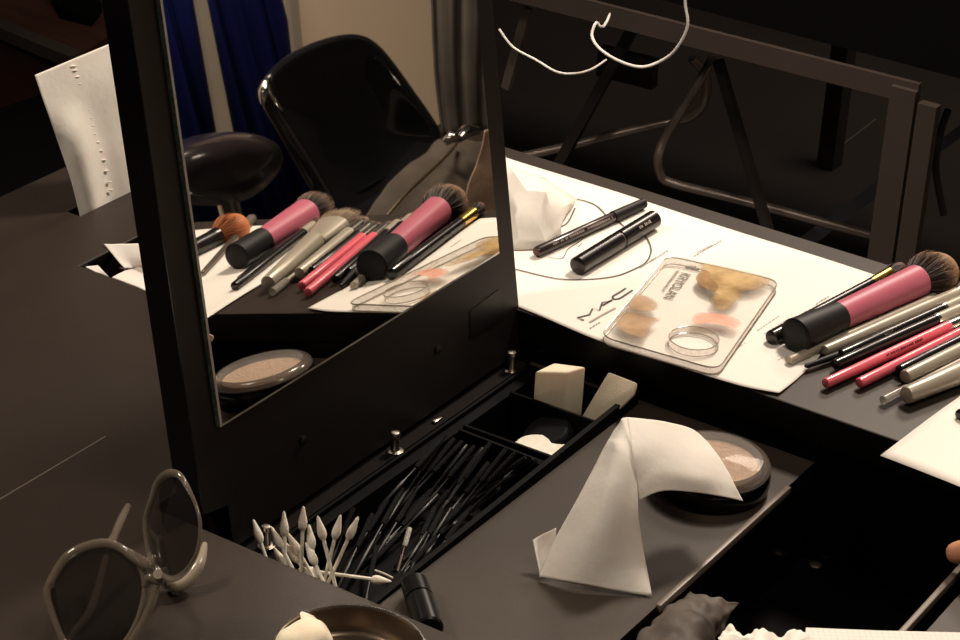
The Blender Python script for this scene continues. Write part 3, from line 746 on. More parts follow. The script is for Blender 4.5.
# real positions measured on the ledge
brush('slim black brush with gold ferrule, leftmost of the brushes beside the big pink one', (.0590, .3575), 81.2, .0052,
      [('handle', .118, .0050, .0044, M['lacquer'], 1), ('ferrule', .022, .0045, .0052, M['gold'], 1), ('bristles', .020, .0050, ((.03, .02, .018), (.10, .05, .035), .0062, .5, 250), 1)])
t_, a, b = brush('large pink and black brush with fluffy hair nearest the acrylic palette', (.0758, .3575), 76.9, .0118,
      [('handle', .045, .0125, .0108, M['softblack'], 1), ('grip', .086, .0098, .0119, M['pink'], 1), ('bristles', .040, .0116, (BR, TIP, .0190, .45, 2600), .9)], rise=.0)
brush('thin champagne brush with a clear sleeve poking out under the large pink brush', (.0815, .340), 75.2, .0034,
      [('sleeve', .022, .0030, .0033, M['champ'], 1), ('handle', .128, .0030, .0040, M['champ'], 1), ('ferrule', .022, .0040, .0042, M['silver'], 1), ('bristles', .014, .0036, ((.05, .035, .03), (.12, .08, .05), .0045, .5, 120), 1)])
brush('long champagne brush with twin silver rings right beside the large pink brush', (.0945, .365), 74.6, .0046,
      [('handle', .137, .0036, .0056, M['champ'], 1), ('ferrule_ring', .003, .0058, .0058, M['silver'], 1), ('ferrule', .018, .0054, .0056, M['champ'], 1), ('bristles', .014, .0052, ((.05, .035, .03), (.16, .10, .06), .0065, .5, 200), .8)])
t5, a, b = brush('black brush lettered MAC between champagne and plain black brushes', (.1060, .366), 75.7, .0046,
      [('handle', .106, .0038, .0046, M['lacquer'], 1), ('ferrule_ring', .003, .0049, .0049, M['silver'], 1), ('ferrule', .020, .0046, .0046, M['champ'], 1), ('bristles', .012, .0044, ((.04, .03, .025), (.10, .06, .04), .0052, .5, 150), .8)])
rodtext(t5, a, a+(b-a)*.72, .0044, .40, 'MAC', .0046, M['silver'])
brush('plain black brush with champagne ferrule directly left of the coral pencils', (.1085, .352), 75.2, .0044,
      [('handle', .103, .0036, .0044, M['lacquer'], 1), ('ferrule_ring', .003, .0048, .0048, M['silver'], 1), ('ferrule', .024, .0046, .0046, M['champ'], 1), ('bristles', .012, .0044, ((.04, .03, .025), (.10, .06, .04), .0052, .5, 150), .8)])
t_, a, b = brush('short black liner pencil whose tip rests at the chart corner', (.0935, .340), 70, .0034,
      [('handle', .055, .0016, .0036, M['softblack'], 1), ('cap', .02, .0036, .0034, M['softblack'], 1)], name='liner_pencil')
t7, a, b = brush('coral pink brush with printed handle, left of the two coral ones', (.1145, .326), 76.0, .0040,
      [('handle', .128, .0034, .0042, M['coral'], 1), ('ferrule', .022, .0042, .0040, M['silver'], 1), ('bristles', .014, .0038, ((.05, .03, .03), (.14, .08, .06), .0048, .5, 150), .7)])
dash_on_rod(t7, a, a+(b-a)*.78, .0040, .45, .75, .0020, M['browncap'])
brush('plain coral pink brush, right of the two coral ones', (.1315, .340), 77.2, .0040,
      [('handle', .112, .0034, .0042, M['coral'], 1), ('ferrule', .022, .0042, .0040, M['silver'], 1), ('bristles', .013, .0038, ((.05, .03, .03), (.14, .08, .06), .0048, .5, 150), .7)])
brush('short black brush tucked left of the pale champagne handle', (.1455, .371), 77, .0044,
      [('handle', .085, .0040, .0044, M['lacquer'], 1), ('ferrule', .020, .0044, .0044, M['silver'], 1), ('bristles', .012, .0042, ((.04, .03, .025), (.10, .06, .04), .0050, .5, 150), .8)])
brush('champagne brush with rounded butt between the black stub and clear sleeve', (.1525, .364), 76.5, .0054,
      [('handle', .095, .0046, .0054, M['champ'], 1), ('ferrule', .020, .0054, .0052, M['silver'], 1), ('bristles', .016, .0050, ((.10, .07, .05), (.25, .17, .11), .0060, .5, 180), .8)])
brush('thin dark brush with a clear plastic sleeve on its end', (.1530, .331), 77.3, .0030,
      [('sleeve', .024, .0030, .0030, M['sleeve'], 1), ('handle', .12, .0018, .0026, M['champ'], 1), ('ferrule', .016, .0026, .0026, M['silver'], 1), ('bristles', .010, .0024, ((.04, .03, .025), (.08, .05, .04), .0028, .5, 80), 1)])
brush('thick champagne brush with wide flat hair, beside the white sheet', (.1640, .340), 72.8, .0066,
      [('handle', .100, .0058, .0085, M['champ'], 1), ('ferrule', .040, .0095, .0150, M['champ'], .55), ('bristles', .030, .0150, ((.20, .14, .09), (.40, .29, .19), .0185, .12, 900), .45)])
brush('long thin black brush resting on the left edge of the white sheet', (.2000, .342), 76, .0038,
      [('handle', .128, .0038, .0042, M['lacquer'], 1), ('ferrule', .020, .0042, .0040, M['champ'], 1), ('bristles', .012, .0038, ((.04, .03, .025), (.10, .06, .04), .0045, .5, 120), 1)])
brush('second long black brush on the white sheet, slightly further right', (.2080, .358), 75, .0034,
      [('handle', .120, .0032, .0038, M['lacquer'], 1), ('ferrule', .020, .0038, .0036, M['silver'], 1), ('bristles', .012, .0034, ((.04, .03, .025), (.10, .06, .04), .0040, .5, 100), 1)])
qa, qb = MZ(236.4, 258.5, H+.0108), MZ(309, 213, H+.0108)
brush('pink and black brush with flat-topped hair on the white sheet', (qa.x, qa.y), math.degrees(math.atan2(qb.y-qa.y, qb.x-qa.x)), .0112,
      [('handle', .040, .0110, .0104, M['softblack'], 1), ('grip', .067, .0102, .0128, M['pink'], .95), ('bristles', .021, .0128, ((.035, .022, .018), (.30, .19, .13), .0185, .08, 2200), .75)])
brush('thin grey metal brush lying at the right of the white sheet', (.2630, .376), 66, .0034,
      [('handle', .10, .0018, .0030, M['darkmetal'], 1), ('ferrule', .045, .0042, .0044, M['tube'], 1), ('bristles', .008, .0036, ((.04, .03, .025), (.10, .06, .04), .0040, .5, 80), 1)])
brush('black brush with rounded orange hair at the far right of the ledge', (.3160, .405), 93, .0072,
      [('handle', .044, .0062, .0072, M['lacquer'], 1), ('ferrule', .006, .0075, .0080, M['lacquer'], 1), ('bristles', .036, .0080, ((.30, .085, .02), (.50, .17, .05), .0165, .45, 1200), .9)])

# ================================================================== POWDER COMPACT
cp = thing('powder_compact', 'round black powder compact with clear domed window behind the white tissue', 'compact', (.087, .230, 0))
cc = (.0872, .2300, 0.0)
K = .037/.0435
def kk(P): return [(r*K, z) for r, z in P]
latho('base', cc, kk([(0, .0004), (.038, .0004), (.0425, .002), (.0435, .005), (.0435, .011), (.0425, .0135), (.040, .0145), (.0385, .0145), (.0365, .013), (.036, .008), (0, .008)]), M['gloss'], cp, 64)
latho('pressed_powder', cc, kk([(0, .0085), (.0350, .0085), (.0358, .0135), (.034, .0158), (0, .0166)]), M['powder'], cp, 48)
latho('lid_rim', cc, kk([(.0360, .0146), (.0425, .0148), (.0430, .0160), (.0420, .0185), (.0385, .0205), (.0365, .0210), (.0360, .0197), (.0358, .0165), (.0360, .0146)]), mat('smoked rim', (.16, .135, .12), .15, scale=20, coat=.6, alpha=.6), cp, 64)
latho('window', cc, kk([(0, .0236), (.012, .0233), (.022, .0226), (.030, .0216), (.0364, .0208), (.0364, .0204), (.029, .0210), (.021, .0220), (.012, .0227), (0, .0230)]), M['clear'], cp, 48)
# ================================================================== FOLDED TISSUE over the strip
tz = thing('folded_tissue', 'white folded tissue propped up like a tent over the compact', 'tissue', (.06, .12, 0))
def P3(x, y, z): return W(x, y, z)
R0 = [P3(539, 577, .002), P3(575, 584, .003), P3(612, 591, .002), P3(652, 596, .001)]
R1 = [P3(556, 537, .022), P3(590, 544, .027), P3(618, 548, .025), P3(643, 550, .018)]
R2 = [P3(580, 494, .044), P3(603, 500, .050), P3(622, 506, .047), P3(638, 514, .039)]
R3 = [P3(604, 446, .064), P3(615, 452, .069), P3(627, 462, .066), P3(637, 486, .053)]
R35 = [P3(609, 437, .0675), P3(617, 437, .0715), P3(626, 437, .0730), P3(632, 450, .0700)]
R4 = [P3(613, 430, .070), P3(619, 423, .074), P3(622, 418.5, .0765), P3(627, 417.5, .0765)]
sheet('front_fold', [R0, R1, R2, R3, R35, R4], M['tissue'], tz, sub=8, thick=.0006, amp=.0010, ns=26, seed=3, recalc=False)
Q0 = [P3(627, 417.5, .0765), P3(632, 450, .070), P3(637, 486, .053), P3(639, 500, .046)]
Q1 = [P3(660, 421, .070), P3(660, 445, .066), P3(660, 470, .058), P3(662, 491, .048)]
Q2 = [P3(690, 428, .058), P3(694, 452, .056), P3(694, 475, .051), P3(692, 492, .043)]
Q3 = [P3(706, 440, .051), P3(718, 458, .049), P3(722, 480, .043), P3(720, 496, .037)]
Q4 = [P3(712, 447, .047), P3(726, 468, .045), P3(735, 486, .040), P3(743, 501, .034)]
sheet('top_fold', [Q0, Q1, Q2, Q3, Q4], M['tissue'], tz, sub=8, thick=.0006, amp=.0008, ns=24, seed=8, recalc=False)
sheet('side_flap', [[P3(533, 540, .016), P3(541, 535, .018), P3(556, 528, .024)], [P3(536, 555, .010), P3(544, 552, .010), P3(556, 548, .014)], [P3(540, 577, .0015), P3(546, 574, .002), P3(556, 570, .003)]], M['tissue'], tz, sub=6, thick=.0006, amp=.001, ns=40, recalc=False)

# black cap lying by the tray
A, B = W(416, 588, .0078), W(428, 626, .0078); d = (B-A)
t_ = thing('lip_tube', 'glossy black lipstick tube lying beside the near tray corner', 'lipstick', (A.x, A.y, 0))
M['capblack'] = mat('cap black', (.006, .0052, .0055), .3, scale=40, spec=.3)
rodo('cap', A-d*.15, A+d*.30, [(0, .0060), (.1, .0078), (1, .0082)], M['capblack'], t_, 28)
rodo('body', A+d*.31, B+d*.10, [(0, .0072), (.04, .0082), (.96, .0084), (1, .0074)], M['capblack'], t_, 28)

# ================================================================== TIN DISH
tc = W(350, 650, H+.018)
tin = thing('metal_tin', 'shallow round gold tin dish at the bottom edge of the picture', 'tin', (tc.x, tc.y, H))
TK = .0392/.0455
latho('dish', (tc.x, tc.y, H), [(r*TK, z) for r, z in [(0, .0004), (.040, .0004), (.044, .002), (.0452, .006), (.0455, .017), (.0460, .0183), (.0452, .0188), (.0444, .0180), (.0440, .0075), (.0415, .0045), (.0395, .0040), (.0385, .0030), (0, .0028)]], M['tin'], tin, 72)
bm = bmesh.new(); rr = [(.0446, .0180)]
tubepath(bm, [(tc.x+.0392*math.cos(2*PI*k/48), tc.y+.0392*math.sin(2*PI*k/48), H+.0186) for k in range(48)], .0007, 6, closed=True, sub=1)
link('rolled_rim', bm, M['silver'], tin)
bm = bmesh.new(); bmesh.ops.create_icosphere(bm, subdivisions=4, radius=1)
for v in bm.verts:
    q = noise3(v.co+V((3, 1, 2)), 1.6); v.co = V((v.co.x*.013, v.co.y*.018, v.co.z*.011))*(1+.16*q.x)+V((0, 0, 0))
o = link('cream_sponge', bm, M['sponge']); p = W(303, 642, H+.016); o.location = (p.x, p.y, H+.0145); tag(o, 'lumpy cream sponge piece sitting in the gold tin', 'sponge')
bm = bmesh.new(); bmesh.ops.create_icosphere(bm, subdivisions=3, radius=1)
for v in bm.verts:
    q = noise3(v.co+V((7, 1, 2)), 1.3); v.co = V((v.co.x*.008, v.co.y*.012, v.co.z*.004))*(1+.3*q.x)
o = link('sponge_piece', bm, M['sponge']); p = W(311, 616, H+.019); o.location = (p.x+.003, p.y-.003, H+.014); o.rotation_euler = (0, .9, .8); tag(o, 'thin cream sponge sliver leaning on the tin wall', 'sponge')

# ================================================================== SUNGLASSES
sg = thing('sunglasses', 'oversized round sunglasses with smoky translucent frame, dark lenses', 'sunglasses', (-.08, -.06, H))
# left lens plane and right lens plane, both leaning back
vd = ray(110, 590).normalized()
nL = (-vd + V((-.10, .0, .05))).normalized()
pL = W(96, 655, H+.004); cL = pL.dot(nL)
bridge = WP(152, 578, nL, cL)
axis_up = (V((0, 0, 1)) - vd*V((0, 0, 1)).dot(vd)).normalized()
nR = (Matrix.Rotation(math.radians(-52), 3, axis_up) @ (-vd)).normalized(); cR = bridge.dot(nR)
Lp = [(47, 595), (51, 581), (66, 558), (86, 547), (108, 544), (127, 553), (141, 568), (145, 586), (142, 606), (134, 628), (120, 648), (100, 660), (80, 656), (64, 641), (54, 618)]
Rp = [(152, 500), (158, 483), (168, 474), (180, 476), (192, 496), (199, 516), (200, 535), (196, 555), (185, 572), (172, 579), (160, 573), (151, 558), (147, 540), (146, 518)]
LR = [.0026, .0028, .0032, .0034, .0034, .0030, .0026, .0022, .0020, .0020, .0022, .0024, .0024, .0022, .0022]
RR = [.0024, .0028, .0030, .0022, .0013, .0012, .0012, .0014, .0018, .0022, .0022, .0022, .0020, .0020]
def lens(px, n_, c_, rad):
    P = [WP(x, y, n_, c_) for x, y in px]
    cen = sum(P, V())/len(P)
    bm = bmesh.new(); rings = [[cen+n_*.004]]
    for s in (.35, .7, 1.0):
        rings.append([cen+(p-cen)*(s*.97)+n_*(.004*(1-s*s)) for p in P])
    vs = [[bm.verts.new(q) for q in r_] for r_ in rings]
    for a_, b_ in zip(vs, vs[1:]):
        m_ = len(P)
        for i in range(m_):
            if len(a_) == 1: bm.faces.new([a_[0], b_[i], b_[(i+1) % m_]])
            else: bm.faces.new([a_[i], b_[i], b_[(i+1) % m_], a_[(i+1) % m_]])
    o = link('lens', bm, M['lens'], sg, recalc=False);
    for f in o.data.polygons: f.use_smooth = True
    if 'sharp_edge' in o.data.attributes: o.data.attributes.remove(o.data.attributes['sharp_edge'])
    md = o.modifiers.new('s', 'SUBSURF'); md.levels = md.render_levels = 2
    tubo('rim', P, [q_*.82 for q_ in rad], M['smoke'], sg, 12, closed=True)
    return P
PL = lens(Lp, nL, cL, LR); PR = lens(Rp, nR, cR, RR)
tubo('bridge', [PL[5], WP(142, 562, nL, cL+.002), WP(150, 566, nL, cL+.003), PR[11]], [.0030, .0034, .0034, .0026], M['smoke'], sg, 12)
tubo('bridge', [PL[7], WP(150, 578, nL, cL+.002), WP(158, 580, nR, cR), PR[10]], [.0024, .0030, .0032, .0028], M['smoke'], sg, 12)
tubo('lower_rim', [WP(158, 574, nR, cR+.003), W(166, 582, H+.008), W(176, 585, H+.006), W(189, 578, H+.008), W(200, 562, H+.014), W(205, 543, H+.020)], [.0026, .0036, .0042, .0042, .0032, .0014], M['horn'], sg, 12)
tubo('inner_rim', [WP(157, 584, nL, cL+.003), WP(152, 602, nL, cL+.003), WP(142, 624, nL, cL+.003), WP(128, 646, nL, cL+.003)], [.0022, .0022, .0022, .002], M['smoke'], sg, 12)
tubo('temple', [WP(110, 546, nL, cL-.003), WP(114, 536, nL, cL-.012), WP(121, 520, nL, cL-.028), WP(128, 506, nL, cL-.040)], [.0034, .0022, .0024, .0018], M['smoke'], sg, 10)
tubo('temple', [PL[1], WP(64, 640, nL, cL-.014), WP(76, 630, nL, cL-.022), WP(92, 606, nL, cL-.034), WP(106, 556, nL, cL-.050)], [.002, .002, .0022, .0022, .0018], M['smoke'], sg, 10)
# ================================================================== TISSUES behind the mirror
nS = V((1, 0, .26)).normalized(); cS = V((-.431, .25, H)).dot(nS)
def S3(x, y, dz=0): return WP(x, y, nS, cS+dz)
lf = [(83, 217), (72, 184), (60, 148), (47, 110), (35, 75)]; rt = [(142, 190), (138, 150), (132, 110), (124, 74), (116, 41)]
g = []
for (x0, y0), (x1, y1) in zip(lf, rt):
    g.append([S3(x0+(x1-x0)*k/4, y0+(y1-y0)*k/4, (.008 if k == 1 and y0 > 140 else (.0018 if 100 < y0 < 115 else 0))) for k in range(5)])
g[0] = [V((p.x, p.y, p.z-.012)) for p in g[0]]
nap = thing('paper_napkin', 'tall white napkin pulled up out of the desk slot behind the mirror', 'napkin', tuple(S3(100, 210)))
g2 = []
for i_, row in enumerate(g):
    g2.append(row)
sheet('napkin_sheet', g2, M['tissue'], nap, sub=10, thick=.0006, amp=.0005, ns=30, seed=5, recalc=False)
pth = smoothline([(66, 66), (72, 84), (80, 110), (86, 134), (96, 160), (103, 190)], 6)
bm = bmesh.new()
for x_, y__ in pth[::2]:
    c_ = S3(x_+8, y__, .0011); w_ = V((0, .0026, -.0006))
    rod(bm, c_-w_, c_+w_, [(0, .0002), (.3, .0008), (.7, .0008), (1, .0002)], 8)
link('embossing', bm, M['tissue'], nap)
sheet_o = sheet('crumpled_tissue', [[W(104, 244.5, H+.001), W(122, 244, H+.003), W(147, 244, H+.006)], [W(114, 256, H-.001), W(128, 258, H-.001), W(149, 262, H)], [W(124, 268, H-.004), W(134, 268, H-.006), W(150, 268, H-.010)]], M['tissue'], None, sub=6, amp=.0012, ns=40, seed=2, recalc=False)
tag(sheet_o, 'white tissue corner draped over the far side of the small desk opening', 'tissue')
sheet_o = sheet('crumpled_tissue', [[W(137, 264, H-.006), W(142, 262, H-.006), W(150, 260, H-.006)], [W(124, 271, H-.006), W(134, 275, H-.006), W(150, 282, H-.008)], [W(112, 277.5, H-.003), W(128, 284, H-.005), W(150, 293, H-.008)]], M['tissue'], None, sub=6, amp=.0008, ns=40, seed=9, recalc=False)
tag(sheet_o, 'white tissue lying inside the small desk opening by the mirror', 'tissue')
sheet_o = sheet('crumpled_tissue', [[W(84, 266.5, H-.003), W(91, 266, H-.003), W(98, 265.5, H-.003)], [W(90, 269, H-.003), W(97, 270, H-.003), W(103, 271, H-.003)], [W(96, 272, H-.003), W(102, 274, H-.004), W(109, 277, H-.004)]], M['tissue'], None, sub=5, amp=.0004, ns=40, seed=4, recalc=False)
tag(sheet_o, 'small white tissue scrap at the left end of the small desk opening', 'tissue')
tag(rodo('dark_stick', W(96, 260, H-.014), W(128, 272, H-.020), [(0, .0014), (1, .0018)], M['darkmetal'], None, 8), 'dark thin stick across the tissues in the small desk opening', 'stick')

# crumpled tissue on the chart
bm = bmesh.new()
pts = {}
def cv(k, x, y, z): pts[k] = bm.verts.new(W(x, y, z))
cv('a', 500, 232, H+.002); cv('b', 508, 164, H+.036); cv('c', 527, 191, H+.033); cv('d', 546, 192, H+.034); cv('e', 552, 213, H+.020); cv('f', 562, 233, H+.002)
cv('g', 548, 248, H+.002); cv('h', 520, 250, H+.002); cv('i', 497, 250, H+.002); cv('j', 577, 199, H+.004); cv('k', 560, 226, H+.004); cv('l', 545, 178, H+.008); cv('m', 523, 170, H+.022); cv('n', 494, 170, H+.030)
cv('o', 538, 222, H+.018); cv('p', 515, 215, H+.022)
for f in (('b', 'c', 'p', 'n'), ('n', 'p', 'a'), ('a', 'p', 'h', 'i'), ('c', 'd', 'o', 'p'), ('p', 'o', 'g', 'h'), ('d', 'e', 'o'), ('o', 'e', 'f', 'g'), ('c', 'b', 'm'), ('c', 'm', 'l', 'd'), ('d', 'l', 'j', 'e'), ('e', 'j', 'k', 'f')):
    bm.faces.new([pts[q] for q in f])
bmesh.ops.subdivide_edges(bm, edges=bm.edges[:], cuts=2, use_grid_fill=True)
bmesh.ops.triangulate(bm, faces=[f for f in bm.faces if len(f.verts) > 4])
for v in bm.verts:
    q = noise3(v.co, 70); v.co += q*.0009; v.co.z = max(v.co.z, H+.0022)
o = link('crumpled_tissue', bm, M['tissue'])
md = o.modifiers.new('t', 'SOLIDIFY'); md.thickness = .0005
tag(o, 'crumpled white tissue standing on the chart against the mirror edge', 'tissue')

# ================================================================== BOTTOM EDGE: film bag, tissues, squared paper, hand
g = [[W(691, 588, -.004), W(705, 596, -.006), W(722, 601, -.012), W(737, 605, -.02)], [W(672, 606, -.004), W(694, 606, -.002), W(712, 618, -.006), W(733, 611, -.018)],
     [W(650, 624, -.006), W(678, 622, .004), W(704, 634, -.002), W(724, 630, -.02)], [W(634, 641, -.004), W(664, 638, .006), W(694, 648, .0), W(716, 650, -.02)], [W(616, 662, -.006), W(650, 664, .004), W(684, 668, 0), W(706, 672, -.02)]]
o = sheet('plastic_bag', g, M['sheerbag'], None, sub=10, thick=.0008, amp=.006, ns=45, seed=12, recalc=False)
tag(o, 'crumpled grey translucent plastic bag stuffed into the black bin', 'bag')
g = [[W(718+i*11, 634-(5 if i % 3 == 1 else 0)-(2 if i % 2 else 0), .002), W(722+i*11, 655, .004), W(720+i*11, 675, .002)] for i in range(9)]
tag(sheet('loose_tissue', g, M['tissue'], None, sub=6, amp=.006, ns=90, seed=6, recalc=False), 'ragged white tissue edge beside the squared paper at the bottom', 'tissue')
bm = bmesh.new()
q = [W(806, 627.5, .0028), W(880, 630.5, .0028), W(990, 633, .0028), W(990, 700, .0028), W(800, 700, .0028)]
vsn = [bm.verts.new(p) for p in q]; bm.faces.new(vsn)
o = link('squared_paper', bm, M['notegrid'], smooth=False); md = o.modifiers.new('t', 'SOLIDIFY'); md.thickness = .003
tag(o, 'white squared notepad sheet at the bottom right corner', 'paper')

# hand: only a fingertip reaches into the picture; forearm comes from the right
def skinned(name, chains, m, parent, sub=2):
    me = bpy.data.meshes.new(name); verts = []; edges = []; rad = []
    idx = {}
    for ch_ in chains:
        prev = None
        for key, p_, r_ in ch_:
            if key in idx: k = idx[key]
            else:
                k = len(verts); verts.append(tuple(p_)); rad.append(r_); idx[key] = k
            if prev is not None and prev != k: edges.append((prev, k))
            prev = k
    me.from_pydata(verts, edges, []); o = bpy.data.objects.new(name, me); C.objects.link(o)
    me.materials.append(m)
    s = o.modifiers.new('skin', 'SKIN')
    for k, sv in enumerate(me.skin_vertices[0].data): sv.radius = (rad[k], rad[k]); sv.use_root = (k == 0)
    sb = o.modifiers.new('sub', 'SUBSURF'); sb.levels = sb.render_levels = sub
    s.use_smooth_shade = True
    if parent: o.parent = parent; o.matrix_parent_inverse = Matrix.Translation(-parent.location)
    return o
ft = W(957, 553, .010)       # fingertip
ft = W(952, 557, .010); X0, Y0 = ft.x-.0045, ft.y
per = thing('person', 'fingertip of a bare hand touching the edge of the black bin', 'person', (X0+.1, Y0, 0))
wr = V((X0+.155, Y0-.03, .066)); pm = V((X0+.105, Y0-.022, .045))
ch_ = [[('elbow', V((X0+.42, Y0-.10, .130)), .036), ('mid', V((X0+.28, Y0-.06, .095)), .030), ('wrist', wr, .023), ('palm', pm, .026)]]
for nm, oy, ln, rr, droop in (('index', .022, .078, .0082, 1), ('middle', .004, .083, .0084, 1), ('ring', -.014, .076, .0080, 1), ('little', -.031, .060, .0070, 1)):
    kn_ = V((X0+.076+(.083-ln)*.4, Y0-.020+oy, .034))
    tip = V((X0+.083-ln+(.028 if nm != 'index' else 0), Y0-.003+oy*1.0-.018, .0092))
    if nm == 'index': tip = V((X0+.001, Y0, .010))
    m1 = kn_.lerp(tip, .42)+V((0, 0, .010)); m2 = kn_.lerp(tip, .74)+V((0, 0, .007))
    ch_.append([('palm', pm, .026), (nm+'k', kn_, rr*1.25), (nm+'1', m1, rr*1.05), (nm+'2', m2, rr*.98), (nm+'3', tip, rr*.85)])
ch_.append([('wrist', wr, .023), ('th1', V((X0+.115, Y0+.018, .024)), .012), ('th2', V((X0+.080, Y0+.040, .016)), .0095), ('th3', V((X0+.052, Y0+.046, .012)), .0082)])
skinned('hand', ch_, M['skin'], per)

# ================================================================== BACKGROUND behind the desk
YB = 1.9
rail = thing('folding_table', 'black draped folding table with dark metal rail behind the desk', 'table', (-.7, YB+.2, FZ))
def bar(bm, a, b, w_, t_):      # rectangular bar between two points, vertical width w_, thickness t_ along y
    a, b = V(a), V(b); d = (b-a).normalized(); n_ = V((0, 1, 0)); u = d.cross(n_).normalized()
    c = [u*w_/2+n_*t_/2, u*w_/2-n_*t_/2, -u*w_/2-n_*t_/2, -u*w_/2+n_*t_/2]
    va = [bm.verts.new(a+q) for q in c]; vb = [bm.verts.new(b+q) for q in c]
    bm.faces.new(va); bm.faces.new(vb[::-1])
    for i in range(4): bm.faces.new([va[i], va[(i+1) % 4], vb[(i+1) % 4], vb[i]])
def baro(name, a, b, w_, t_, m, parent): bm = bmesh.new(); bar(bm, a, b, w_, t_); return link(name, bm, m, parent, smooth=False)
r0, r1 = WY(500, -14, YB), WY(921, 92, YB); zr = (r0.z+r1.z)/2
r0 = WY(470, -22, YB)
baro('rail', r0+V((0, 0, -.002)), WY(919, 94, YB), .030, .008, M['apron'], rail)
# vertical post on the right and its neighbour
pt = WY(901, 95, YB)
bm = bmesh.new(); box(bm, WY(893, 95, YB).x, WY(919, 95, YB).x, YB-.012, YB+.004, FZ, pt.z+.014); link('leg', bm, M['apron'], rail, smooth=False)
bm = bmesh.new(); box(bm, WY(921.5, 100, YB).x, WY(941, 100, YB).x, YB-.012, YB+.004, FZ, pt.z+.0); link('leg', bm, M['apron'], rail, smooth=False)
x0 = r0.x-.5
bm = bmesh.new(); box(bm, x0, WY(921, 84, YB).x+.6, YB+.0, YB+.75, WY(760, 40, YB).z+.020, WY(760, 40, YB).z+.36)
link('black_drape', bm, M['cloth'], rail, smooth=False)
for x, y in ((x0+.05, YB+.70), (WY(921, 84, YB).x+.5, YB+.70), (x0+.05, YB+.05)):
    bm = bmesh.new(); box(bm, x-.015, x+.015, y-.015, y+.015, FZ, WY(760, 40, YB).z+.03); link('leg', bm, M['apron'], rail, smooth=False)

fl = thing('folding_chair', 'folded dark tubular chair frame standing under the black table', 'chair', (-.7, 2.2, FZ))
def onf(x, y, z=FZ+.012): return W(x, y, z)
def yz(x, y, Y): return WY(x, y, Y)
tubo('frame_tube', [yz(470, 172, 1.97), yz(508, 160, 2.02), yz(565, 147, 2.07), yz(620, 133, 2.11), yz(668, 122, 2.15), yz(690, 117, 2.16), yz(703, 105, 2.16), yz(707, 88, 2.15), yz(704, 72, 2.14), yz(692, 58, 2.12)], .0075, M['tube'], fl, 10)
tubo('frame_tube', [yz(712, 58, 2.10), yz(705, 72, 2.08), yz(680, 113, 2.06), yz(664, 140, 2.05), yz(658, 158, 2.04), yz(660, 173, 2.05), yz(672, 183, 2.06), yz(740, 200, 2.08), yz(815, 220, 2.11), yz(890, 240, 2.14)], .0075, M['tube'], fl, 10)
baro('flat_leg', yz(633, 28, 2.02), yz(545, 190, 2.0), .016, .012, M['tubedark'], fl)
baro('flat_leg', yz(718, 60, 2.02), yz(774, 250, 2.0), .014, .012, M['tubedark'], fl)
baro('flat_leg', yz(528, 8, 2.0), yz(506, 88, 2.0), .014, .010, M['tube'], fl)
baro('seat_panel', yz(600, 60, 2.30), yz(655, 74, 2.30), .05, .02, M['tubedark'], fl)
bp = thing('floor_bar', 'blue grey metal bar slanting across the floor by the table post', 'bar', tuple(yz(850, 220, 2.2)))
baro('bar', yz(800, 246, 2.12), yz(895, 176, 2.45), .022, .012, M['bluebar'], bp)
baro('foot', yz(800, 246, 2.12), V((yz(800, 246, 2.12).x, 2.12, FZ)), .012, .012, M['bluebar'], bp)
sq = W(829, 166, FZ)
bm = bmesh.new(); box(bm, sq.x-.016, sq.x+.016, sq.y-.02, sq.y+.02, FZ, FZ+.30); tag(link('table_leg', bm, M['tubedark'], smooth=False), 'square dark table leg standing on the floor left of the wide post', 'table leg')
b2 = thing('chrome_stool', 'bluish chair tubes at the right edge behind the post', 'stool', tuple(W(975, 170, FZ)))
tubo('leg', [yz(948, 110, 2.3), yz(940, 135, 2.3), yz(936, 170, 2.3), yz(944, 215, 2.3)], .006, M['tubedark'], b2, 8)
baro('brace', yz(938, 148, 2.35), yz(985, 112, 2.5), .016, .01, M['bluebar'], b2)
# floor joints
bm = bmesh.new()
for a, b in (((838, 148), (876, 119)),):
    p0, p1 = W(*a, FZ+.001), W(*b, FZ+.001); d = (p1-p0).normalized(); n_ = V((-d.y, d.x, 0))*.002
    bm.faces.new([bm.verts.new(q) for q in (p0-n_, p1-n_, p1+n_, p0+n_)])
struct(link('trim_1', bm, mat('floor joint', (.05, .04, .035), .6), smooth=False))
# cables
YC = 1.25
tag(tubo('white_cable', [yz(687, -40, YC), yz(685, 0, YC), yz(687.5, 26, YC), yz(676, 49, YC), yz(661, 61, YC), yz(641, 67, YC-.01), yz(619, 61, YC-.02), yz(600, 49, YC-.01), yz(592, 36, YC), yz(596, 23, YC+.01), yz(601, 27, YC+.02), yz(606, 23, YC+.06), yz(610, 14, 1.84)], .0017, M['cable'], None, 8), 'white cable hanging in a loop in front of the dark rail', 'cable')
tag(tubo('white_cable', [yz(499, 29, YC), yz(513, 47, YC), yz(536, 60, YC), yz(557, 72, YC), yz(576, 73.5, YC+.03), yz(592, 69, YC+.15), yz(606, 60, YC+.3)], .0014, M['cable'], None, 8), 'thin white cable sagging at the left beside the mirror edge', 'cable')
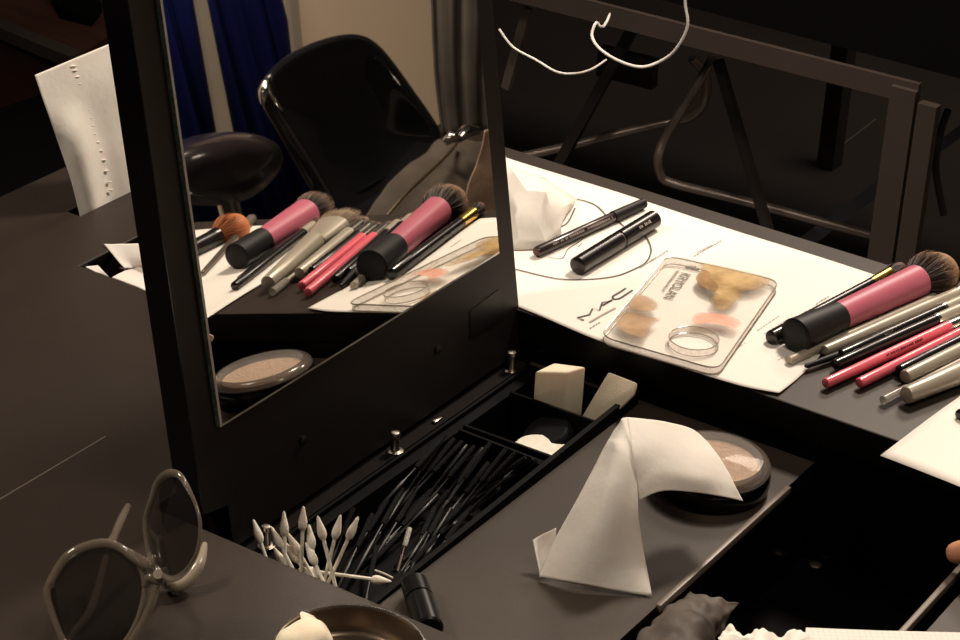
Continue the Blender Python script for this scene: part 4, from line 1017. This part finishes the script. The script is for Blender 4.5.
# far left: brown crate, dark slab
cr_ = thing('wooden_crate', 'red brown wooden crate in the gloom at the upper left corner', 'crate', tuple(W(60, 60, FZ)))
b0 = W(70, 60, FZ+.30)
bm = bmesh.new()
q = [W(-40, 20, FZ+.3), W(75, 57, FZ+.3), W(120, 30, FZ+.3), W(130, -30, FZ+.3), W(-40, -30, FZ+.3)]
prism(bm, q, V((0, 0, -.3))); link('box_panel', bm, M['wood'], cr_, smooth=False)
baro('edge_rail', W(-30, 16, FZ+.31), W(76, 60, FZ+.31), .02, .03, M['apron'], cr_)
q = [W(60, 18, FZ+.302), W(92, 26, FZ+.302), W(102, 12, FZ+.302), W(90, -5, FZ+.302), W(50, 0, FZ+.302)]
bm = bmesh.new(); prism(bm, q, V((0, 0, .015))); tag(link('black_pouch', bm, M['cloth'], smooth=False), 'flat black pouch lying on the red brown crate', 'pouch')
q = [W(-60, 128, FZ+.25), W(60, 88, FZ+.25), W(130, 130, FZ+.25), W(60, 185, FZ+.25), W(-60, 240, FZ+.25)]
bm = bmesh.new(); prism(bm, q, V((0, 0, -.25))); tag(link('black_slab', bm, M['cloth'], smooth=False), 'plain black slab on the floor behind the tall napkin', 'case')  # plain black slab filling the dark area beyond the desk's left edge

# ================================================================== WHAT THE MIRROR SEES (stands to the right of the desk)
XC = 1.9
chair = thing('lounge_chair', 'black glossy shell chair with chrome corner seen in the mirror', 'chair', (XC, 2.7, FZ))
def mx(x, y, X=XC): return MX(x, y, X)
out = [(262, 98), (264, 82), (276, 66), (300, 50), (330, 39), (356, 35), (374, 44), (392, 66), (412, 95), (432, 122), (443, 145), (420, 170), (395, 205), (365, 230), (330, 215), (305, 175), (284, 135), (270, 112)]
cen_px = (345, 135)
bm = bmesh.new(); rings = []
for s, dx in ((1.0, 0), (.965, -.010), (.90, -.004), (.6, .02), (.25, .03)):
    rings.append([bm.verts.new(mx(cen_px[0]+(x-cen_px[0])*s, cen_px[1]+(y-cen_px[1])*s, XC+dx)) for x, y in out])
n = len(out)
for a_, b_ in zip(rings, rings[1:]):
    for k in range(n): bm.faces.new([a_[k], a_[(k+1) % n], b_[(k+1) % n], b_[k]])
bm.faces.new(rings[-1])
o = link('backrest', bm, M['shell'], chair); md = o.modifiers.new('t', 'SOLIDIFY'); md.thickness = .012
md = o.modifiers.new('s', 'SUBSURF'); md.levels = md.render_levels = 2
tubo('chrome_corner', [mx(263, 104, XC-.012), mx(263, 92, XC-.014), mx(268, 80, XC-.014), mx(272, 96, XC-.016), mx(282, 110, XC-.014)], [.004, .009, .006, .006, .003], M['chrome'], chair, 10)
tubo('edge_tube', [mx(270, 100, XC-.01), mx(284, 124, XC-.012), mx(310, 165, XC-.012), mx(345, 225, XC-.01)], .005, M['tubedark'], chair, 8)
cb = mx(365, 215)
bm = bmesh.new(); box(bm, XC-.34, XC+.04, cb.y-.20, cb.y+.28, FZ+.34, FZ+.38); bmesh.ops.recalc_face_normals(bm, faces=bm.faces[:]); bev(bm, .015, 3); link('seat', bm, M['shell'], chair)
bm = bmesh.new(); box(bm, XC+.0, XC+.03, cb.y-.1, cb.y+.18, FZ+.40, cb.z+.05); link('back_support', bm, M['shell'], chair, smooth=False)
for sx, sy in ((-.30, -.16), (-.30, .24), (.02, -.16), (.02, .24)):
    tubo('leg', [(XC+sx, cb.y+sy, FZ+.40), (XC+sx*1.08, cb.y+sy*1.08, FZ+.2), (XC+sx*1.15, cb.y+sy*1.15, FZ)], .011, M['chrome'], chair, 10)
# bag on the chair
XG = 1.62
bag = thing('leather_bag', 'dark brown zipped bag slumped on the shell chair, seen in mirror', 'bag', tuple(mx(430, 215, XG)))
bo = [[(352, 232), (400, 236), (450, 240), (510, 240)], [(374, 206), (408, 208), (448, 214), (505, 222)], [(398, 176), (426, 178), (458, 186), (505, 190)], [(430, 152), (448, 152), (470, 158), (502, 160)], [(446, 146), (458, 143), (474, 143), (494, 144)]]
g = [[MX(x, y, XG-.05+.045*i+.02*math.cos(j*1.6)) for j, (x, y) in enumerate(r_)] for i, r_ in enumerate(bo)]
sheet('bag_body', g, M['bag'], bag, sub=8, thick=.02, amp=.010, ns=9, seed=2, recalc=False)
tubo('zip', [MX(382, 222, XG-.06), MX(405, 195, XG-.05), MX(425, 176, XG-.03), MX(446, 156, XG+.02), MX(456, 144, XG+.06)], .0035, M['zip'], bag, 8)
g = [[MX(x, y, XG-.07) for x, y in r_] for r_ in ([(462, 215), (480, 215), (512, 215)], [(468, 185), (482, 185), (512, 185)], [(478, 160), (488, 158), (512, 156)], [(484, 130), (494, 128), (512, 126)])]
sheet('side_flap', g, M['bagtan'], bag, sub=6, thick=.001, amp=.006, ns=12, recalc=False)
tubo('clasp', [MX(444, 143, XG+.03), MX(452, 137, XG+.02), MX(458, 139, XG+.02), MX(466, 132, XG+.02), MX(478, 131, XG+.02)], [.007, .012, .008, .014, .008], M['chrome'], bag, 10)
# leather stool to the left in the mirror
XS = 1.75
st = thing('leather_stool', 'round padded black leather stool next to the blue curtain, seen in mirror', 'stool', tuple(mx(230, 190, XS)))
lo = [(150, 168), (165, 146), (190, 137), (222, 133), (255, 133), (278, 139), (286, 152), (284, 170), (270, 186), (248, 200), (215, 208), (180, 206), (158, 192)]
bm = bmesh.new(); rings = []; cpx = (220, 172)
for s, dx in ((1.0, .08), (1.0, 0), (.93, -.05), (.72, -.085), (.4, -.10), (.1, -.105)):
    rings.append([bm.verts.new(MX(cpx[0]+(x-cpx[0])*s, cpx[1]+(y-cpx[1])*s, XS+dx)) for x, y in lo])
n = len(lo)
for a_, b_ in zip(rings, rings[1:]):
    for k in range(n): bm.faces.new([a_[k], a_[(k+1) % n], b_[(k+1) % n], b_[k]])
bm.faces.new(rings[-1]); bm.faces.new(rings[0][::-1])
for v in bm.verts: v.co += noise3(v.co, 12)*.016
o = link('cushion', bm, M['leather'], st); md = o.modifiers.new('s', 'SUBSURF'); md.levels = md.render_levels = 2
sc_ = mx(225, 190, XS)
tubo('pedestal', [(sc_.x, sc_.y, sc_.z-.0), (sc_.x, sc_.y, FZ+.02)], .02, M['chrome'], st, 12)
latho('foot', (sc_.x, sc_.y, FZ), [(0, 0), (.2, 0), (.2, .01), (.03, .03), (0, .03)], M['chrome'], st, 32)
# curtains
def curtain(name, y0, y1, X, m, label, z1=1.4, folds=6, amp=.014):
    bm = bmesh.new(); n = folds*10; rows = []
    for z in (FZ+.02, 0, z1):
        rows.append([bm.verts.new((X+amp*math.sin(2*PI*folds*i/n+.6*math.sin(i)), y0+(y1-y0)*i/n, z)) for i in range(n+1)])
    for a_, b_ in zip(rows, rows[1:]):
        for i in range(n): bm.faces.new([a_[i], a_[i+1], b_[i+1], b_[i]])
    o = link(name, bm, m); md = o.modifiers.new('t', 'SOLIDIFY'); md.thickness = .004
    return tag(o, label, 'curtain')
XW = 2.75
y_ = lambda px, X=XW+.05: MX(px, 60, X).y
curtain('blue_curtain', y_(60), y_(212), XW+.05, M['blue'], 'dark blue curtain to the left of the taupe strip in the mirror', folds=5)
curtain('blue_curtain', y_(209), y_(298), XW+.05, M['blue'], 'deep blue curtain panel between taupe strip and beige wall in the mirror', folds=4)
bm = bmesh.new()
q = [MX(x, y, XW-.03) for x, y in ((192, -30), (201, -30), (234, 136), (221, 136))]
prism(bm, q, V((.012, 0, 0))); tag(link('taupe_strip', bm, M['greyc'], smooth=False), 'narrow taupe fabric strip hanging between the two blue curtains', 'curtain')
bm = bmesh.new()
q = [MX(x, y, XW-.03) for x, y in ((286, -30), (296, -30), (304, 60), (296, 60))]
prism(bm, q, V((.012, 0, 0))); tag(link('curtain_edging', bm, M['greyc'], smooth=False), 'thin grey edging where the blue curtain meets the beige wall', 'curtain')
# grey coat hanging
XD = 2.3
lft = [(430, -30), (433, 30), (436, 80), (443, 138)]; rgt = [(500, -30), (496, 30), (494, 80), (494, 128)]
g = [[MX(x0_+(x1_-x0_)*k/16, y0_+(y1_-y0_)*k/16, XD+.010*math.sin(k*1.1+r_*.2+.8*math.sin(k))) for k in range(17)] for r_, ((x0_, y0_), (x1_, y1_)) in enumerate(zip(lft, rgt))]
tag(sheet('grey_coat', g, M['sheer'], None, sub=4, thick=.004, amp=.004, ns=8, seed=3, recalc=False), 'dark grey garment hanging against the beige wall, seen in the mirror', 'coat')

# ================================================================== LIGHT
def area(name, loc, target, size, power, col, sy=None, spread=None):
    L = bpy.data.lights.new(name, 'AREA'); L.energy = power; L.color = col; L.size = size
    if sy: L.shape = 'RECTANGLE'; L.size_y = sy
    if spread: L.spread = spread
    o = bpy.data.objects.new(name, L); C.objects.link(o); o.location = loc
    o.rotation_euler = (V(target)-V(loc)).to_track_quat('-Z', 'Y').to_euler(); return o
WARM = (1.0, .85, .70)
area('key_light', (-.05, .95, .95), (0, .3, 0), .16, 14.0, WARM)
area('overhead_light', (.7, .1, 1.6), (.0, .1, 0), .5, 8.5, WARM)
area('left_light', (-.75, -.45, 1.15), (-.2, .1, 0), .2, 11, WARM)
area('room_light', (1.6, 2.2, 1.6), (2.7, 3.4, -.2), .6, 100, (1, .85, .7))
area('floor_light', (-.9, 1.25, 1.5), (-.6, 2.1, FZ), .5, 11, (1, .82, .66), spread=1.2)
area('back_floor_light', (-.6, 2.9, 1.7), (-.6, 2.3, FZ), .6, 30, (1, .84, .7))
w = bpy.data.worlds.new('world'); bpy.context.scene.world = w; w.use_nodes = True
w.node_tree.nodes['Background'].inputs[0].default_value = (.9, .75, .62, 1); w.node_tree.nodes['Background'].inputs[1].default_value = .035

# ================================================================== CAMERA
cam = bpy.data.cameras.new('camera'); co = bpy.data.objects.new('camera', cam); C.objects.link(co)
cam.sensor_width = 36; cam.lens = F/960*36; cam.clip_start = .01
r3 = Matrix((RX, -RY, -RZ)).transposed(); r3 = r3.to_quaternion().to_matrix()
co.matrix_world = Matrix.Translation(CAM) @ r3.to_4x4()
bpy.context.scene.camera = co
sc = bpy.context.scene; sc.view_settings.view_transform = 'Standard'; sc.view_settings.look = 'None'; sc.view_settings.exposure = 0
